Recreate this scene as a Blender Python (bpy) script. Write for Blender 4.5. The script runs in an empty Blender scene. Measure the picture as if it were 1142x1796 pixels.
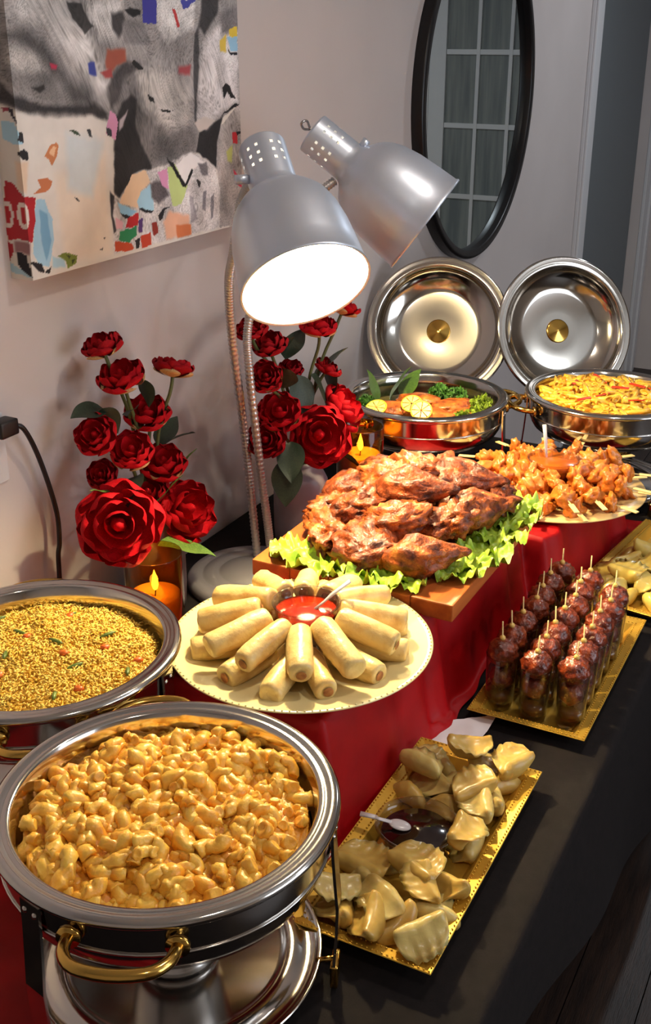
import bpy, bmesh, math, random
import numpy as np
from mathutils import Vector, Matrix, Quaternion, noise, Euler

sc = bpy.context.scene
C = sc.collection
T = 0.75            # table-top height above the floor; layout heights below are measured from the table top
PI = math.pi
random.seed(7)

# ------------------------------------------------------------------ camera, exposure, world, room light
cd = bpy.data.cameras.new('camera'); cam = bpy.data.objects.new('camera', cd); C.objects.link(cam)
cam.location = (0, 0, T + 1.06)
cam.rotation_euler = (PI/2 - math.radians(23.5), 0, math.radians(27.3))
cd.sensor_fit = 'VERTICAL'; cd.sensor_height = 36; cd.lens = 1950/1796*36
cd.clip_start = 0.02
sc.camera = cam
vs = sc.view_settings
vs.view_transform = 'Standard'; vs.look = 'None'; vs.gamma = 1; vs.use_curve_mapping = False
vs.exposure = 0.25
sc.cycles.transparent_max_bounces = 48
sc.cycles.max_bounces = 10
w = bpy.data.worlds.new('world'); sc.world = w; w.use_nodes = True
w.node_tree.nodes['Background'].inputs[0].default_value = (0.55, 0.6, 0.7, 1)
w.node_tree.nodes['Background'].inputs[1].default_value = 0.3
CEIL_W = 9.0         # each recessed ceiling light, watts
CEIL_COL, CEIL_FAR = (1.0, 0.87, 0.74), (0.84, 0.92, 1.0)
FILL_WINDOW_W = 25.0       # fill light from the window added across the room, watts
HEAT_A, HEAT_B = 29.0, 30.0   # heat lamp bulbs, watts
HEAT_COL = (1.0, 0.84, 0.48)

# ------------------------------------------------------------------ helpers
def lin(c):
    return tuple(((v/255)/12.92 if v/255 <= .04045 else ((v/255+.055)/1.055)**2.4) for v in c)

MATS = {}
def mat(name, c1, c2=None, scale=20, rough=.5, metal=0, bump=0, bscale=None, detail=4, spec=.5, sss=0, coat=0,
        emit=0, lo=.35, hi=.65, stretch=None, c3=None, trans=0, aniso=0):
    if name in MATS: return MATS[name]
    m = bpy.data.materials.new(name); m.use_nodes = True
    nt = m.node_tree; b = nt.nodes['Principled BSDF']; L = nt.links.new
    b.inputs['Base Color'].default_value = (*lin(c1), 1)
    b.inputs['Roughness'].default_value = rough
    b.inputs['Metallic'].default_value = metal
    b.inputs['Specular IOR Level'].default_value = spec
    if sss:
        b.inputs['Subsurface Weight'].default_value = sss
        b.inputs['Subsurface Radius'].default_value = (.01, .005, .002); b.inputs['Subsurface Scale'].default_value = .6
    if coat:
        b.inputs['Coat Weight'].default_value = coat; b.inputs['Coat Roughness'].default_value = .12
    if emit:
        b.inputs['Emission Color'].default_value = (*lin(c1), 1); b.inputs['Emission Strength'].default_value = emit
    if c2 or bump:
        tc = nt.nodes.new('ShaderNodeTexCoord'); mp = nt.nodes.new('ShaderNodeMapping')
        L(tc.outputs['Object'], mp.inputs[0])
        if stretch: mp.inputs['Scale'].default_value = stretch
        oi = nt.nodes.new('ShaderNodeObjectInfo'); va = nt.nodes.new('ShaderNodeVectorMath'); va.operation = 'ADD'
        cb = nt.nodes.new('ShaderNodeMath'); cb.operation = 'MULTIPLY'; cb.inputs[1].default_value = 7.3
        L(oi.outputs['Random'], cb.inputs[0]); L(mp.outputs[0], va.inputs[0]); L(cb.outputs[0], va.inputs[1])
    if c2:
        n = nt.nodes.new('ShaderNodeTexNoise'); n.inputs['Scale'].default_value = scale; n.inputs['Detail'].default_value = detail
        r = nt.nodes.new('ShaderNodeValToRGB')
        r.color_ramp.elements[0].position = lo; r.color_ramp.elements[1].position = hi
        r.color_ramp.elements[0].color = (*lin(c1), 1); r.color_ramp.elements[1].color = (*lin(c2), 1)
        if c3:
            e = r.color_ramp.elements.new(min(.97, hi+.1)); e.color = (*lin(c3), 1)
        L(va.outputs[0], n.inputs['Vector']); L(n.outputs['Fac'], r.inputs[0]); L(r.outputs[0], b.inputs['Base Color'])
    if bump:
        n2 = nt.nodes.new('ShaderNodeTexNoise'); n2.inputs['Scale'].default_value = bscale or scale*2; n2.inputs['Detail'].default_value = 3
        bp = nt.nodes.new('ShaderNodeBump'); bp.inputs['Strength'].default_value = bump; bp.inputs['Distance'].default_value = .003
        L(va.outputs[0], n2.inputs['Vector']); L(n2.outputs['Fac'], bp.inputs['Height']); L(bp.outputs[0], b.inputs['Normal'])
    MATS[name] = m
    return m

def glass(name, tint, gloss=.04, refl=1.0):
    if name in MATS: return MATS[name]
    m = bpy.data.materials.new(name); m.use_nodes = True
    nt = m.node_tree; nt.nodes.clear(); L = nt.links.new
    o = nt.nodes.new('ShaderNodeOutputMaterial'); mx = nt.nodes.new('ShaderNodeMixShader')
    t = nt.nodes.new('ShaderNodeBsdfTransparent'); t.inputs[0].default_value = (*lin(tint), 1)
    g = nt.nodes.new('ShaderNodeBsdfGlossy'); g.inputs['Roughness'].default_value = gloss
    f = nt.nodes.new('ShaderNodeLayerWeight'); f.inputs[0].default_value = .5
    p = nt.nodes.new('ShaderNodeMath'); p.operation = 'POWER'; p.inputs[1].default_value = 3.5; L(f.outputs['Facing'], p.inputs[0])
    k = nt.nodes.new('ShaderNodeMath'); k.operation = 'MULTIPLY_ADD'; k.inputs[1].default_value = .55*refl; k.inputs[2].default_value = .03
    L(p.outputs[0], k.inputs[0]); L(k.outputs[0], mx.inputs[0]); L(t.outputs[0], mx.inputs[1]); L(g.outputs[0], mx.inputs[2]); L(mx.outputs[0], o.inputs[0])
    MATS[name] = m
    return m

def mesh(name, V, F, m=None, smooth=True):
    me = bpy.data.meshes.new(name)
    me.from_pydata([tuple(map(float, v)) for v in V], [], [tuple(f) for f in F])
    if smooth: me.polygons.foreach_set('use_smooth', [True]*len(me.polygons))
    me.update()
    if m: me.materials.append(m)
    return me

def link(o, parent=None):
    C.objects.link(o)
    if parent is None: o.location.z += T
    else: o.parent = parent
    return o

def tag(o, label=None, cat=None, group=None, kind=None):
    if label: o['label'] = label
    if cat: o['category'] = cat
    if group: o['group'] = group
    if kind: o['kind'] = kind
    return o

def obj(name, me, parent=None, loc=(0,0,0), rot=None, scale=None, label=None, cat=None, group=None, kind=None):
    o = bpy.data.objects.new(name, me)
    o.location = loc
    if rot is not None:
        if isinstance(rot, Quaternion): o.rotation_mode = 'QUATERNION'; o.rotation_quaternion = rot
        else: o.rotation_euler = rot
    if scale is not None: o.scale = scale if hasattr(scale, '__len__') else (scale,)*3
    link(o, parent)
    return tag(o, label, cat, group, kind)

def thing(name, label, cat, loc=(0,0,0), rot=None, group=None, kind=None):
    return obj(name, None, None, loc, rot, None, label, cat, group, kind)

class G:                       # collects shapes into one vertex/face list
    def __init__(s): s.V = []; s.F = []
    def add(s, vf, M=None):
        V, F = vf; n = len(s.V)
        if M is not None: V = [M @ Vector(v) for v in V]
        s.V += [tuple(v) for v in V]; s.F += [tuple(i+n for i in f) for f in F]
        return s
    def me(s, name, m, smooth=True): return mesh(name, s.V, s.F, m, smooth)

def box(x0, x1, y0, y1, z0, z1):
    V = [(x, y, z) for z in (z0, z1) for y in (y0, y1) for x in (x0, x1)]
    return V, [(0,2,3,1),(4,5,7,6),(0,1,5,4),(2,6,7,3),(0,4,6,2),(1,3,7,5)]

def cbox(x0, x1, y0, y1, z0, z1, b=.003):       # box with chamfered edges
    bm = bmesh.new()
    V, F = box(x0, x1, y0, y1, z0, z1); vs_ = [bm.verts.new(v) for v in V]
    for f in F: bm.faces.new([vs_[i] for i in f])
    bmesh.ops.bevel(bm, geom=bm.edges[:], offset=b, segments=2, affect='EDGES', profile=.6)
    bm.verts.index_update()
    r = [tuple(v.co) for v in bm.verts], [[v.index for v in f.verts] for f in bm.faces]
    bm.free(); return r

def lathe(prof, n=48, wob=None):
    V = []; F = []; rows = []
    for r, z in prof:
        if abs(r) < 1e-6: V.append((0, 0, z)); rows.append([len(V)-1])
        else:
            st = len(V)
            for i in range(n):
                a = 2*PI*i/n; rr = r*(wob(i) if wob else 1)
                V.append((rr*math.cos(a), rr*math.sin(a), z))
            rows.append(list(range(st, st+n)))
    for a, b in zip(rows, rows[1:]):
        if len(a) == 1 and len(b) == 1: continue
        for i in range(n):
            j = (i+1) % n
            if len(a) == 1: F.append((a[0], b[j], b[i]))
            elif len(b) == 1: F.append((a[i], a[j], b[0]))
            else: F.append((a[i], a[j], b[j], b[i]))
    return V, F

def tube(path, rad, n=10, caps=True):
    P = [Vector(p) for p in path]; V = []; F = []
    up = None
    for i, p in enumerate(P):
        d = (P[min(i+1, len(P)-1)] - P[max(i-1, 0)]).normalized()
        if up is None:
            up = d.orthogonal().normalized()
        up = (up - d*up.dot(d)).normalized(); s = d.cross(up)
        r = rad[i] if hasattr(rad, '__len__') else rad
        for k in range(n):
            a = 2*PI*k/n
            V.append(p + (up*math.cos(a) + s*math.sin(a))*r)
        if i:
            o = (i-1)*n
            for k in range(n):
                j = (k+1) % n
                F.append((o+k, o+j, o+n+j, o+n+k))
    if caps:
        F.append(tuple(range(n-1, -1, -1))); F.append(tuple(range(len(V)-n, len(V))))
    return [tuple(v) for v in V], F

def spline(pts, n):            # Catmull-Rom through points
    P = [Vector(p) for p in pts]; P = [P[0]*2-P[1]] + P + [P[-1]*2-P[-2]]
    out = []; m = len(P)-3
    for i in range(n+1):
        u = i/n*m; k = min(int(u), m-1); t = u-k
        a, b, c, d = P[k:k+4]
        out.append(.5*((2*b) + (c-a)*t + (2*a-5*b+4*c-d)*t*t + (3*b-a-3*c+d)*t**3))
    return out

def ico(sub=3):
    bm = bmesh.new(); bmesh.ops.create_icosphere(bm, subdivisions=sub, radius=1)
    bm.verts.index_update()
    r = [v.co.copy() for v in bm.verts], [[v.index for v in f.verts] for f in bm.faces]
    bm.free(); return r
ICO = {k: ico(k) for k in (1, 2, 3, 4)}

def fbm(p, o=3):
    return noise.fractal(p, 1.0, 2.0, o, noise_basis='PERLIN_ORIGINAL')

def blob(size, sub=3, amp=.2, freq=2.0, seed=0, ridge=0, rfreq=6):
    V, F = ICO[sub]; out = []
    off = Vector((seed*3.17, seed*1.31, seed*7.7))
    for v in V:
        k = 1 + amp*fbm(v*freq+off)
        if ridge: k += ridge*(1-abs(noise.noise(v*rfreq+off))*2.2)
        out.append((v.x*size[0]*k, v.y*size[1]*k, v.z*size[2]*k))
    return out, F

def qdir(d, roll=0, axis='X', upx='Z'):
    q = Vector(d).to_track_quat(axis, upx)
    ax = {'X': (1,0,0), 'Y': (0,1,0), 'Z': (0,0,1)}[axis]
    return q @ Quaternion(ax, roll)

def rq(rng=random):
    return Euler((rng.uniform(0, 2*PI), rng.uniform(0, 2*PI), rng.uniform(0, 2*PI))).to_quaternion()

# ------------------------------------------------------------------ materials
def M_(): pass
STEEL = mat('polished steel', (200,194,188), rough=.13, metal=1)
STEELB = mat('brushed steel', (170,166,162), (190,186,182), scale=40, rough=.24, metal=1, stretch=(1,1,30))
BRASS = mat('brass', (214,170,86), rough=.16, metal=1)
GOLD = mat('gold plastic tray', (222,178,72), (210,164,58), scale=9, rough=.42, metal=.65)
ALU = mat('lamp aluminium', (212,220,234), rough=.38, metal=.7)
LINER = mat('white enamel liner', (250,244,236), rough=.5)
WALL = mat('wall paint', (200,190,187), (195,185,182), scale=3, rough=.75, bump=.05, bscale=120)
TRIM = mat('white trim paint', (205,203,205), rough=.4)
DOOR = mat('grey door paint', (104,110,114), rough=.5)
BLACKCLOTH = mat('black tablecloth', (27,22,22), (23,19,19), scale=60, rough=.9, bump=.08, bscale=400, spec=.15)
RED = mat('red satin cloth', (168,1,8), (150,0,6), scale=14, rough=.55, bump=.25, bscale=30, spec=.25)
# ------------------------------------------------------------------ the room
WX = -1.3                      # face of the wall behind the buffet
FL, CE, YE, YN, XR = -T, 1.85, 6.4, -1.6, 2.6
def struct(name, vf, m, smooth=False, label=None):
    return obj(name, mesh(name, *vf, m, smooth), kind='structure', label=label)

g = G()
for a in ((YN, 5.0, FL, CE), (6.2, YE, FL, CE), (5.0, 6.2, 1.32, CE)): g.add(box(WX-.14, WX, *a))
struct('wall_left', (g.V, g.F), WALL, label='pale grey painted wall behind the buffet')
struct('wall_far', box(WX-.14, XR+.12, YE, YE+.12, FL, CE), WALL)
struct('wall_right', box(XR, XR+.12, YN, YE, FL, CE), WALL)
struct('wall_near', box(WX-.14, XR+.12, YN-.12, YN, FL, CE), WALL)
struct('ceiling', box(WX-.14, XR+.12, YN-.12, YE+.12, CE, CE+.1), mat('ceiling paint', (225,224,222), rough=.8))
fl = struct('floor', box(WX-.14, XR+.12, YN-.12, YE+.12, FL-.1, FL-.018), mat('subfloor', (18,12,9), rough=.9), label='dark brown wooden plank floor')
PLANK = mat('dark wood plank', (46,30,22), (28,18,14), scale=7, rough=.45, stretch=(14,1.2,14), bump=.2, bscale=30)
rng = random.Random(3)
for i in range(28):            # planks run along the table
    x0 = WX + i*.138
    y = YN - rng.uniform(0, .9)
    while y < YE:
        y1 = min(y + 1.9, YE); ya = max(y, YN)
        if y1 - ya > .05 and x0 + .135 < XR:
            obj('plank', mesh('plank', *box(x0, x0+.1355, ya+.001, y1-.001, -.018, 0), PLANK, False), fl, (0, 0, FL))
        y += 1.9
struct('baseboard_left', cbox(WX, WX+.014, YN, 4.86, FL, FL+.11, .004), TRIM)
struct('baseboard_far', cbox(.16, XR, YE-.014, YE, FL, FL+.11, .004), TRIM)
# grey door in the same wall, past the end of the buffet, with its casing
d1 = obj('door_1', mesh('door_1', *cbox(WX-.09, WX-.05, 5.01, 6.19, FL+.01, 1.31, .004), DOOR, False), kind='structure', label='dark grey flush door beyond the mirror')
HINGE = mat('bronze hinge', (62,52,52), rough=.4, metal=.6)
for z in (.83, -.5):
    g = G().add(lathe([(0,0),(.016,0),(.016,.21),(0,.21)], 14), Matrix.Translation((0,.0,0))).add(cbox(-.02, -.012, .0, .07, 0, .21, .004))
    obj('hinge', g.me('hinge', HINGE), d1, (WX-.03, 5.03, z))
def casing(name, y0, y1, outer):
    g = G().add(cbox(WX, WX+.018, y0, y1, FL, 1.40, .004))
    g.add(cbox(WX+.016, WX+.03, outer, outer+.05, FL, 1.40, .005))
    return obj(name, g.me(name, TRIM, False), kind='structure')
casing('trim_1', 4.86, 5.0, 4.86)
casing('trim_2', 6.2, 6.34, 6.29)
obj('trim_3', mesh('trim_3', *cbox(WX, WX+.018, 4.86, 6.34, 1.32, 1.46, .004), TRIM, False), kind='structure')
# french door on the far wall, seen in the mirror
fd = obj('door_2', None, kind='structure', label='white french door with panes, seen reflected in the round mirror')
fd.location.y = YE-.04
FDX0, FDX1 = -.74, .03
g = G().add(cbox(FDX1-.10, FDX1, -.02, .02, FL+.01, 1.42)).add(cbox(FDX0, FDX0+.10, -.02, .02, FL+.01, 1.42))
g.add(cbox(FDX0, FDX1, -.018, .018, 1.325, 1.42)).add(cbox(FDX0, FDX1, -.018, .018, FL+.01, -.245))
obj('door_frame', g.me('door_frame', TRIM, False), fd)
PANE = mat('curtained pane', (112,118,120), (140,144,142), scale=3.2, rough=.08, stretch=(9,1,.6), spec=.8)
cw = (FDX1-FDX0-.2)/3
for i in (1, 2):
    x = FDX0+.1+cw*i
    obj('muntin', mesh('muntin', *cbox(x-.011, x+.011, -.016, .016, -.245, 1.325), TRIM, False), fd)
for zz in (.94, .548, .155):
    obj('muntin', mesh('muntin', *cbox(FDX0+.1, FDX1-.1, -.014, .014, zz-.014, zz+.014), TRIM, False), fd)
for i in range(3):
    for j, (za, zb) in enumerate(((-.245,.155),(.155,.548),(.548,.94),(.94,1.325))):
        obj('pane', mesh('pane', *box(FDX0+.1+cw*i, FDX0+.1+cw*(i+1), -.003, .003, za, zb), PANE, False), fd)
for nm, xa, xb in (('trim_4', FDX1+.005, FDX1+.11), ('trim_5', FDX0-.11, FDX0-.005)):
    struct(nm, cbox(xa, xb, YE-.05, YE, FL, 1.44, .004), TRIM)

# recessed ceiling lights
def ceiling_light(x, y, watts, label, col=None):
    t = thing('ceiling_light', label, 'ceiling light', (x, y, CE-.004), None, 'recessed ceiling lights')
    obj('trim_ring', mesh('ring', *lathe([(.075,-.002),(.1,-.006),(.105,.0),(.105,.004)], 40), TRIM), t)
    obj('lens', mesh('lens', *lathe([(0,-.001),(.076,-.001)], 40), mat('lit lens', (255,250,240), emit=6)), t)
    l = bpy.data.lights.new('ceiling_glow', 'AREA'); l.shape = 'DISK'; l.size = .14; l.energy = watts; l.color = col or CEIL_COL
    o = bpy.data.objects.new('ceiling_glow', l); C.objects.link(o); o.parent = t; o.location = (0, 0, -.012)
ceiling_light(-.1, 1.75, CEIL_W*.8, 'round recessed ceiling light above the buffet')
ceiling_light(.35, .35, CEIL_W*.45, 'round recessed ceiling light nearest the viewer')
ceiling_light(-.25, 4.6, CEIL_W*1.2, 'round recessed ceiling light towards the french door', CEIL_FAR)
ceiling_light(1.9, 2.2, CEIL_W, 'round recessed ceiling light on the side away from the buffet', CEIL_FAR)

# window added out of view opposite the buffet, to brighten the wall
wn = obj('fill_window_1', None, kind='structure', label='tall unseen window added opposite the buffet as fill light')
wn.location.x = XR; wn.location.y = 1.6
g = G()
for a in (box(-.05,0,-.95,-.87,-.05,1.45), box(-.05,0,.87,.95,-.05,1.45), box(-.05,0,-.95,.95,1.37,1.45), box(-.06,0,-.98,.98,-.09,-.03)): g.add(a)
obj('fill_window_frame', g.me('fill_window_frame', TRIM, False), wn)
for i in (-1, 0, 1):
    obj('fill_window_pane', mesh('fill_window_pane', *box(-.012,-.004,-.29+.58*i,.29+.58*i,-.03,1.37), mat('glowing fill pane', (190,206,230), emit=.6), False), wn)
for y in (-.29, .29): obj('mullion', mesh('mullion', *box(-.04,-.002,y-.02,y+.02,-.03,1.37), TRIM, False), wn)
_l = bpy.data.lights.new('fill_window_light', 'AREA'); _l.shape = 'RECTANGLE'; _l.size = 1.35; _l.size_y = 1.7; _l.energy = FILL_WINDOW_W; _l.color = (.84, .91, 1)  # broad cool fill, shining from the added window
_o = bpy.data.objects.new('fill_window_light', _l); C.objects.link(_o); _o.parent = wn; _o.location = (-.07, 0, .67); _o.rotation_euler = (0, PI/2, 0)

# ------------------------------------------------------------------ canvas print of an elephant
PAINT = [
 ((222,216,208),0,[(1.362,0.966),(2.148,0.929),(2.129,0.487),(1.31,0.656)]),
 ((150,146,146),0,[(1.351,1.115),(2.114,1.136),(2.103,0.914),(2.046,0.919),(1.941,0.88),(1.898,0.877),(1.887,0.842),(1.868,0.843),(1.793,0.829),(1.736,0.823),(1.682,0.822),(1.636,0.783),(1.621,0.794),(1.636,0.91),(1.618,0.917),(1.578,0.926),(1.487,0.924),(1.431,0.935),(1.36,0.957),(1.325,0.968)]),
 ((165,160,160),0,[(1.96,0.873),(2.046,0.919),(2.104,0.931),(2.09,0.675),(1.959,0.687),(1.965,0.763),(1.956,0.806)]),
 ((88,85,86),18,[(1.386,1.051),(1.431,1.063),(1.473,1.041),(1.501,1.015),(1.529,0.988),(1.57,0.96),(1.592,0.945),(1.529,0.945),(1.489,0.973),(1.457,1.007),(1.427,1.035)]),
 ((52,49,50),8,[(1.366,0.987),(1.391,0.968),(1.459,0.949),(1.523,0.944),(1.586,0.946),(1.619,0.926),(1.615,0.917),(1.578,0.926),(1.487,0.924),(1.431,0.935),(1.36,0.957)]),
 ((120,117,117),14,[(1.375,1.045),(1.403,1.042),(1.46,1.026),(1.506,0.979),(1.529,0.948),(1.459,0.952),(1.392,0.971),(1.367,0.997)]),
 ((178,174,172),12,[(1.384,1.042),(1.426,1.032),(1.459,1.019),(1.477,0.996),(1.416,0.998),(1.38,1.015)]),
 ((185,182,182),14,[(1.415,1.111),(1.526,1.114),(1.599,1.043),(1.618,0.968),(1.594,0.962),(1.539,1.018),(1.482,1.066),(1.423,1.072)]),
 ((200,197,197),14,[(1.578,1.102),(1.684,1.104),(1.652,1.043),(1.61,1.043),(1.596,1.067)]),
 ((60,58,58),2,[(1.534,1.1),(1.572,1.097),(1.586,1.075),(1.599,1.063),(1.574,1.052),(1.547,1.076)]),
 ((58,55,56),6,[(1.648,1.084),(1.682,1.087),(1.688,1.063),(1.665,1.046),(1.648,1.06)]),
 ((35,33,34),2,[(1.685,1.089),(1.701,1.094),(1.732,1.09),(1.731,1.081),(1.706,1.078)]),
 ((120,117,118),6,[(1.68,1.074),(1.737,1.071),(1.759,1.035),(1.676,1.036)]),
 ((205,202,202),8,[(1.773,1.106),(1.907,1.123),(1.894,1.06),(1.806,1.035),(1.779,1.064)]),
 ((110,106,106),22,[(1.673,1.012),(1.722,1),(1.796,0.93),(1.894,0.877),(1.883,0.842),(1.744,0.827),(1.654,0.858),(1.638,0.932),(1.645,0.984)]),
 ((172,167,164),18,[(1.709,0.993),(1.802,0.99),(1.871,0.958),(1.873,0.895),(1.792,0.885),(1.715,0.938)]),
 ((42,40,41),5,[(1.636,0.91),(1.661,0.941),(1.691,0.954),(1.706,0.946),(1.695,0.906),(1.708,0.872),(1.737,0.831),(1.736,0.823),(1.682,0.822),(1.636,0.783),(1.622,0.798)]),
 ((70,66,67),8,[(1.646,0.991),(1.679,1.008),(1.722,1),(1.669,0.98),(1.652,0.945),(1.629,0.934),(1.624,0.968)]),
 ((40,38,40),3,[(1.898,0.875),(1.987,0.9),(1.963,0.856),(1.955,0.802),(1.921,0.825),(1.886,0.842)]),
 ((70,68,70),4,[(1.897,1.049),(1.913,1.064),(1.907,0.983),(1.895,0.937),(1.894,0.881),(1.886,0.894),(1.888,0.984)]),
 ((60,58,60),6,[(1.928,1.109),(1.991,1.125),(1.98,1.087),(1.931,1.049),(1.913,1.064)]),
 ((205,200,202),10,[(1.926,1.037),(2.011,1.08),(2.055,1.056),(2.047,0.926),(1.975,0.905),(1.925,0.879),(1.895,0.893),(1.91,0.983)]),
 ((120,116,118),10,[(1.988,1.087),(2.057,1.104),(2.055,1.06),(1.993,1.048)]),
 ((62,60,150),0,[(1.739,1.119),(1.783,1.12),(1.777,1.068),(1.736,1.068)]),
 ((70,72,160),0,[(1.855,1.108),(1.906,1.109),(1.902,1.105),(1.883,1.097),(1.865,1.093)]),
 ((160,85,68),5,[(1.629,1.028),(1.681,1.028),(1.682,1.008),(1.653,1.002),(1.64,0.991),(1.624,0.999)]),
 ((165,70,70),3,[(1.607,0.992),(1.637,0.998),(1.642,0.984),(1.62,0.983)]),
 ((62,72,150),3,[(1.577,1.007),(1.594,1.009),(1.597,0.988),(1.578,0.992)]),
 ((190,50,80),3,[(1.481,1.008),(1.501,1.008),(1.496,1),(1.484,1.001)]),
 ((165,75,80),6,[(1.838,0.995),(1.88,0.997),(1.874,0.98),(1.838,0.984)]),
 ((185,60,60),0,[(1.829,1.095),(1.838,1.093),(1.851,1.064),(1.843,1.063),(1.835,1.076)]),
 ((225,195,70),0,[(2.018,1.058),(2.051,1.064),(2.05,1.044),(2.021,1.046)]),
 ((150,195,225),0,[(2.013,1.044),(2.05,1.046),(2.048,1.018),(2.023,1.02)]),
 ((30,30,40),0,[(2.012,1.026),(2.023,1.018),(2.048,1.016),(2.048,1.011),(2.027,1.012),(2.014,1.018)]),
 ((220,190,80),3,[(1.984,1.039),(2.009,1.05),(2.007,1.017),(1.985,1.019)]),
 ((35,33,33),0,[(1.704,1.01),(1.732,0.995),(1.716,0.993),(1.697,1.004)]),
 ((35,33,33),0,[(1.738,0.954),(1.756,0.944),(1.759,0.936),(1.742,0.941)]),
 ((35,33,33),0,[(1.775,0.927),(1.809,0.92),(1.824,0.925),(1.805,0.917),(1.781,0.921)]),
 ((30,28,30),0,[(1.986,0.953),(2.003,0.962),(2.015,0.954),(2.039,0.93),(2.018,0.933),(2.006,0.946),(1.993,0.932)]),
 ((30,28,30),0,[(2.038,0.924),(2.049,0.919),(2.008,0.907),(1.974,0.898),(2,0.909)]),
 ((45,42,42),3,[(1.432,0.975),(1.463,0.979),(1.465,0.972),(1.451,0.967)]),
 ((200,190,185),3,[(1.884,0.894),(1.912,0.904),(1.958,0.895),(1.925,0.879),(1.898,0.877)]),
 ((228,222,216),10,[(1.401,0.939),(1.577,0.925),(1.622,0.897),(1.616,0.802),(1.608,0.689),(1.453,0.695),(1.427,0.74),(1.389,0.828)]),
 ((236,222,208),14,[(1.469,0.84),(1.605,0.862),(1.603,0.694),(1.477,0.7)]),
 ((214,222,226),14,[(1.506,0.905),(1.602,0.884),(1.56,0.794),(1.499,0.816)]),
 ((60,75,55),0,[(1.513,0.908),(1.532,0.907),(1.543,0.896),(1.531,0.899)]),
 ((60,62,65),0,[(1.56,0.905),(1.569,0.906),(1.571,0.897),(1.573,0.89),(1.565,0.895)]),
 ((205,130,85),0,[(1.45,0.871),(1.456,0.879),(1.466,0.89),(1.48,0.892),(1.486,0.886),(1.48,0.871),(1.466,0.856),(1.459,0.865)]),
 ((235,190,150),0,[(1.461,0.875),(1.471,0.886),(1.478,0.884),(1.471,0.869)]),
 ((200,120,80),0,[(1.425,0.838),(1.45,0.839),(1.463,0.832),(1.453,0.82),(1.412,0.816),(1.432,0.827)]),
 ((40,38,38),0,[(1.511,0.802),(1.522,0.797),(1.527,0.789),(1.518,0.794)]),
 ((40,38,38),0,[(1.569,0.703),(1.579,0.706),(1.577,0.701)]),
 ((40,38,38),0,[(1.581,0.722),(1.589,0.724),(1.586,0.719)]),
 ((165,205,225),0,[(1.363,0.928),(1.385,0.927),(1.395,0.913),(1.402,0.895),(1.379,0.895),(1.361,0.903)]),
 ((40,38,45),0,[(1.395,0.913),(1.402,0.911),(1.403,0.896),(1.393,0.9)]),
 ((150,60,75),0,[(1.364,0.949),(1.378,0.949),(1.38,0.943),(1.368,0.942)]),
 ((45,40,50),0,[(1.378,0.949),(1.388,0.946),(1.394,0.926),(1.387,0.93)]),
 ((35,33,36),0,[(1.387,0.881),(1.403,0.888),(1.41,0.883),(1.41,0.869),(1.396,0.872)]),
 ((232,205,180),5,[(1.382,0.869),(1.41,0.868),(1.398,0.821),(1.381,0.829)]),
 ((178,32,42),0,[(1.356,0.84),(1.37,0.837),(1.392,0.816),(1.417,0.811),(1.412,0.778),(1.401,0.743),(1.376,0.748),(1.35,0.747),(1.346,0.767)]),
 ((178,42,50),0,[(1.347,0.746),(1.362,0.74),(1.349,0.711),(1.346,0.722)]),
 ((150,110,112),4,[(1.365,0.745),(1.396,0.742),(1.393,0.725),(1.36,0.728)]),
 ((165,205,228),0,[(1.419,0.809),(1.44,0.806),(1.446,0.787),(1.452,0.772),(1.452,0.74),(1.434,0.698),(1.411,0.702),(1.399,0.727),(1.41,0.774)]),
 ((120,170,205),2,[(1.424,0.79),(1.442,0.784),(1.446,0.741),(1.43,0.708),(1.422,0.741)]),
 ((28,26,30),0,[(1.365,0.728),(1.385,0.724),(1.386,0.712),(1.392,0.687),(1.377,0.693),(1.364,0.709)]),
 ((170,205,220),0,[(1.347,0.71),(1.366,0.701),(1.392,0.686),(1.347,0.695)]),
 ((32,30,34),0,[(1.388,0.713),(1.417,0.708),(1.422,0.691),(1.44,0.699),(1.433,0.687),(1.412,0.694),(1.395,0.705)]),
 ((120,135,60),0,[(1.457,0.712),(1.479,0.714),(1.509,0.704),(1.505,0.693),(1.481,0.687),(1.477,0.7)]),
 ((60,70,35),0,[(1.478,0.711),(1.489,0.707),(1.486,0.702)]),
 ((60,70,35),0,[(1.491,0.701),(1.503,0.7),(1.493,0.693)]),
 ((175,210,225),3,[(1.442,0.713),(1.472,0.704),(1.476,0.691),(1.443,0.697)]),
 ((216,150,185),0,[(1.626,0.932),(1.641,0.926),(1.648,0.91),(1.635,0.882),(1.612,0.896),(1.617,0.912)]),
 ((190,175,180),3,[(1.652,0.915),(1.677,0.928),(1.66,0.905),(1.647,0.895)]),
 ((60,58,62),0,[(1.613,0.905),(1.625,0.9),(1.628,0.889),(1.615,0.892)]),
 ((205,200,200),4,[(1.636,0.783),(1.682,0.822),(1.736,0.823),(1.793,0.829),(1.868,0.843),(1.921,0.825),(1.955,0.802),(1.965,0.763),(1.959,0.687),(1.729,0.69),(1.635,0.693),(1.608,0.689),(1.617,0.787)]),
 ((60,58,62),2,[(1.609,0.799),(1.621,0.791),(1.614,0.758),(1.62,0.73),(1.611,0.724),(1.608,0.766)]),
 ((238,205,170),0,[(1.676,0.821),(1.719,0.822),(1.731,0.801),(1.699,0.79),(1.685,0.76),(1.635,0.776),(1.654,0.798)]),
 ((170,215,238),0,[(1.699,0.788),(1.734,0.798),(1.738,0.773),(1.736,0.749),(1.695,0.757),(1.687,0.771)]),
 ((150,200,230),0,[(1.629,0.778),(1.685,0.754),(1.661,0.749),(1.636,0.757)]),
 ((30,28,32),0,[(1.633,0.761),(1.667,0.748),(1.684,0.752),(1.667,0.743),(1.648,0.747)]),
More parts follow.
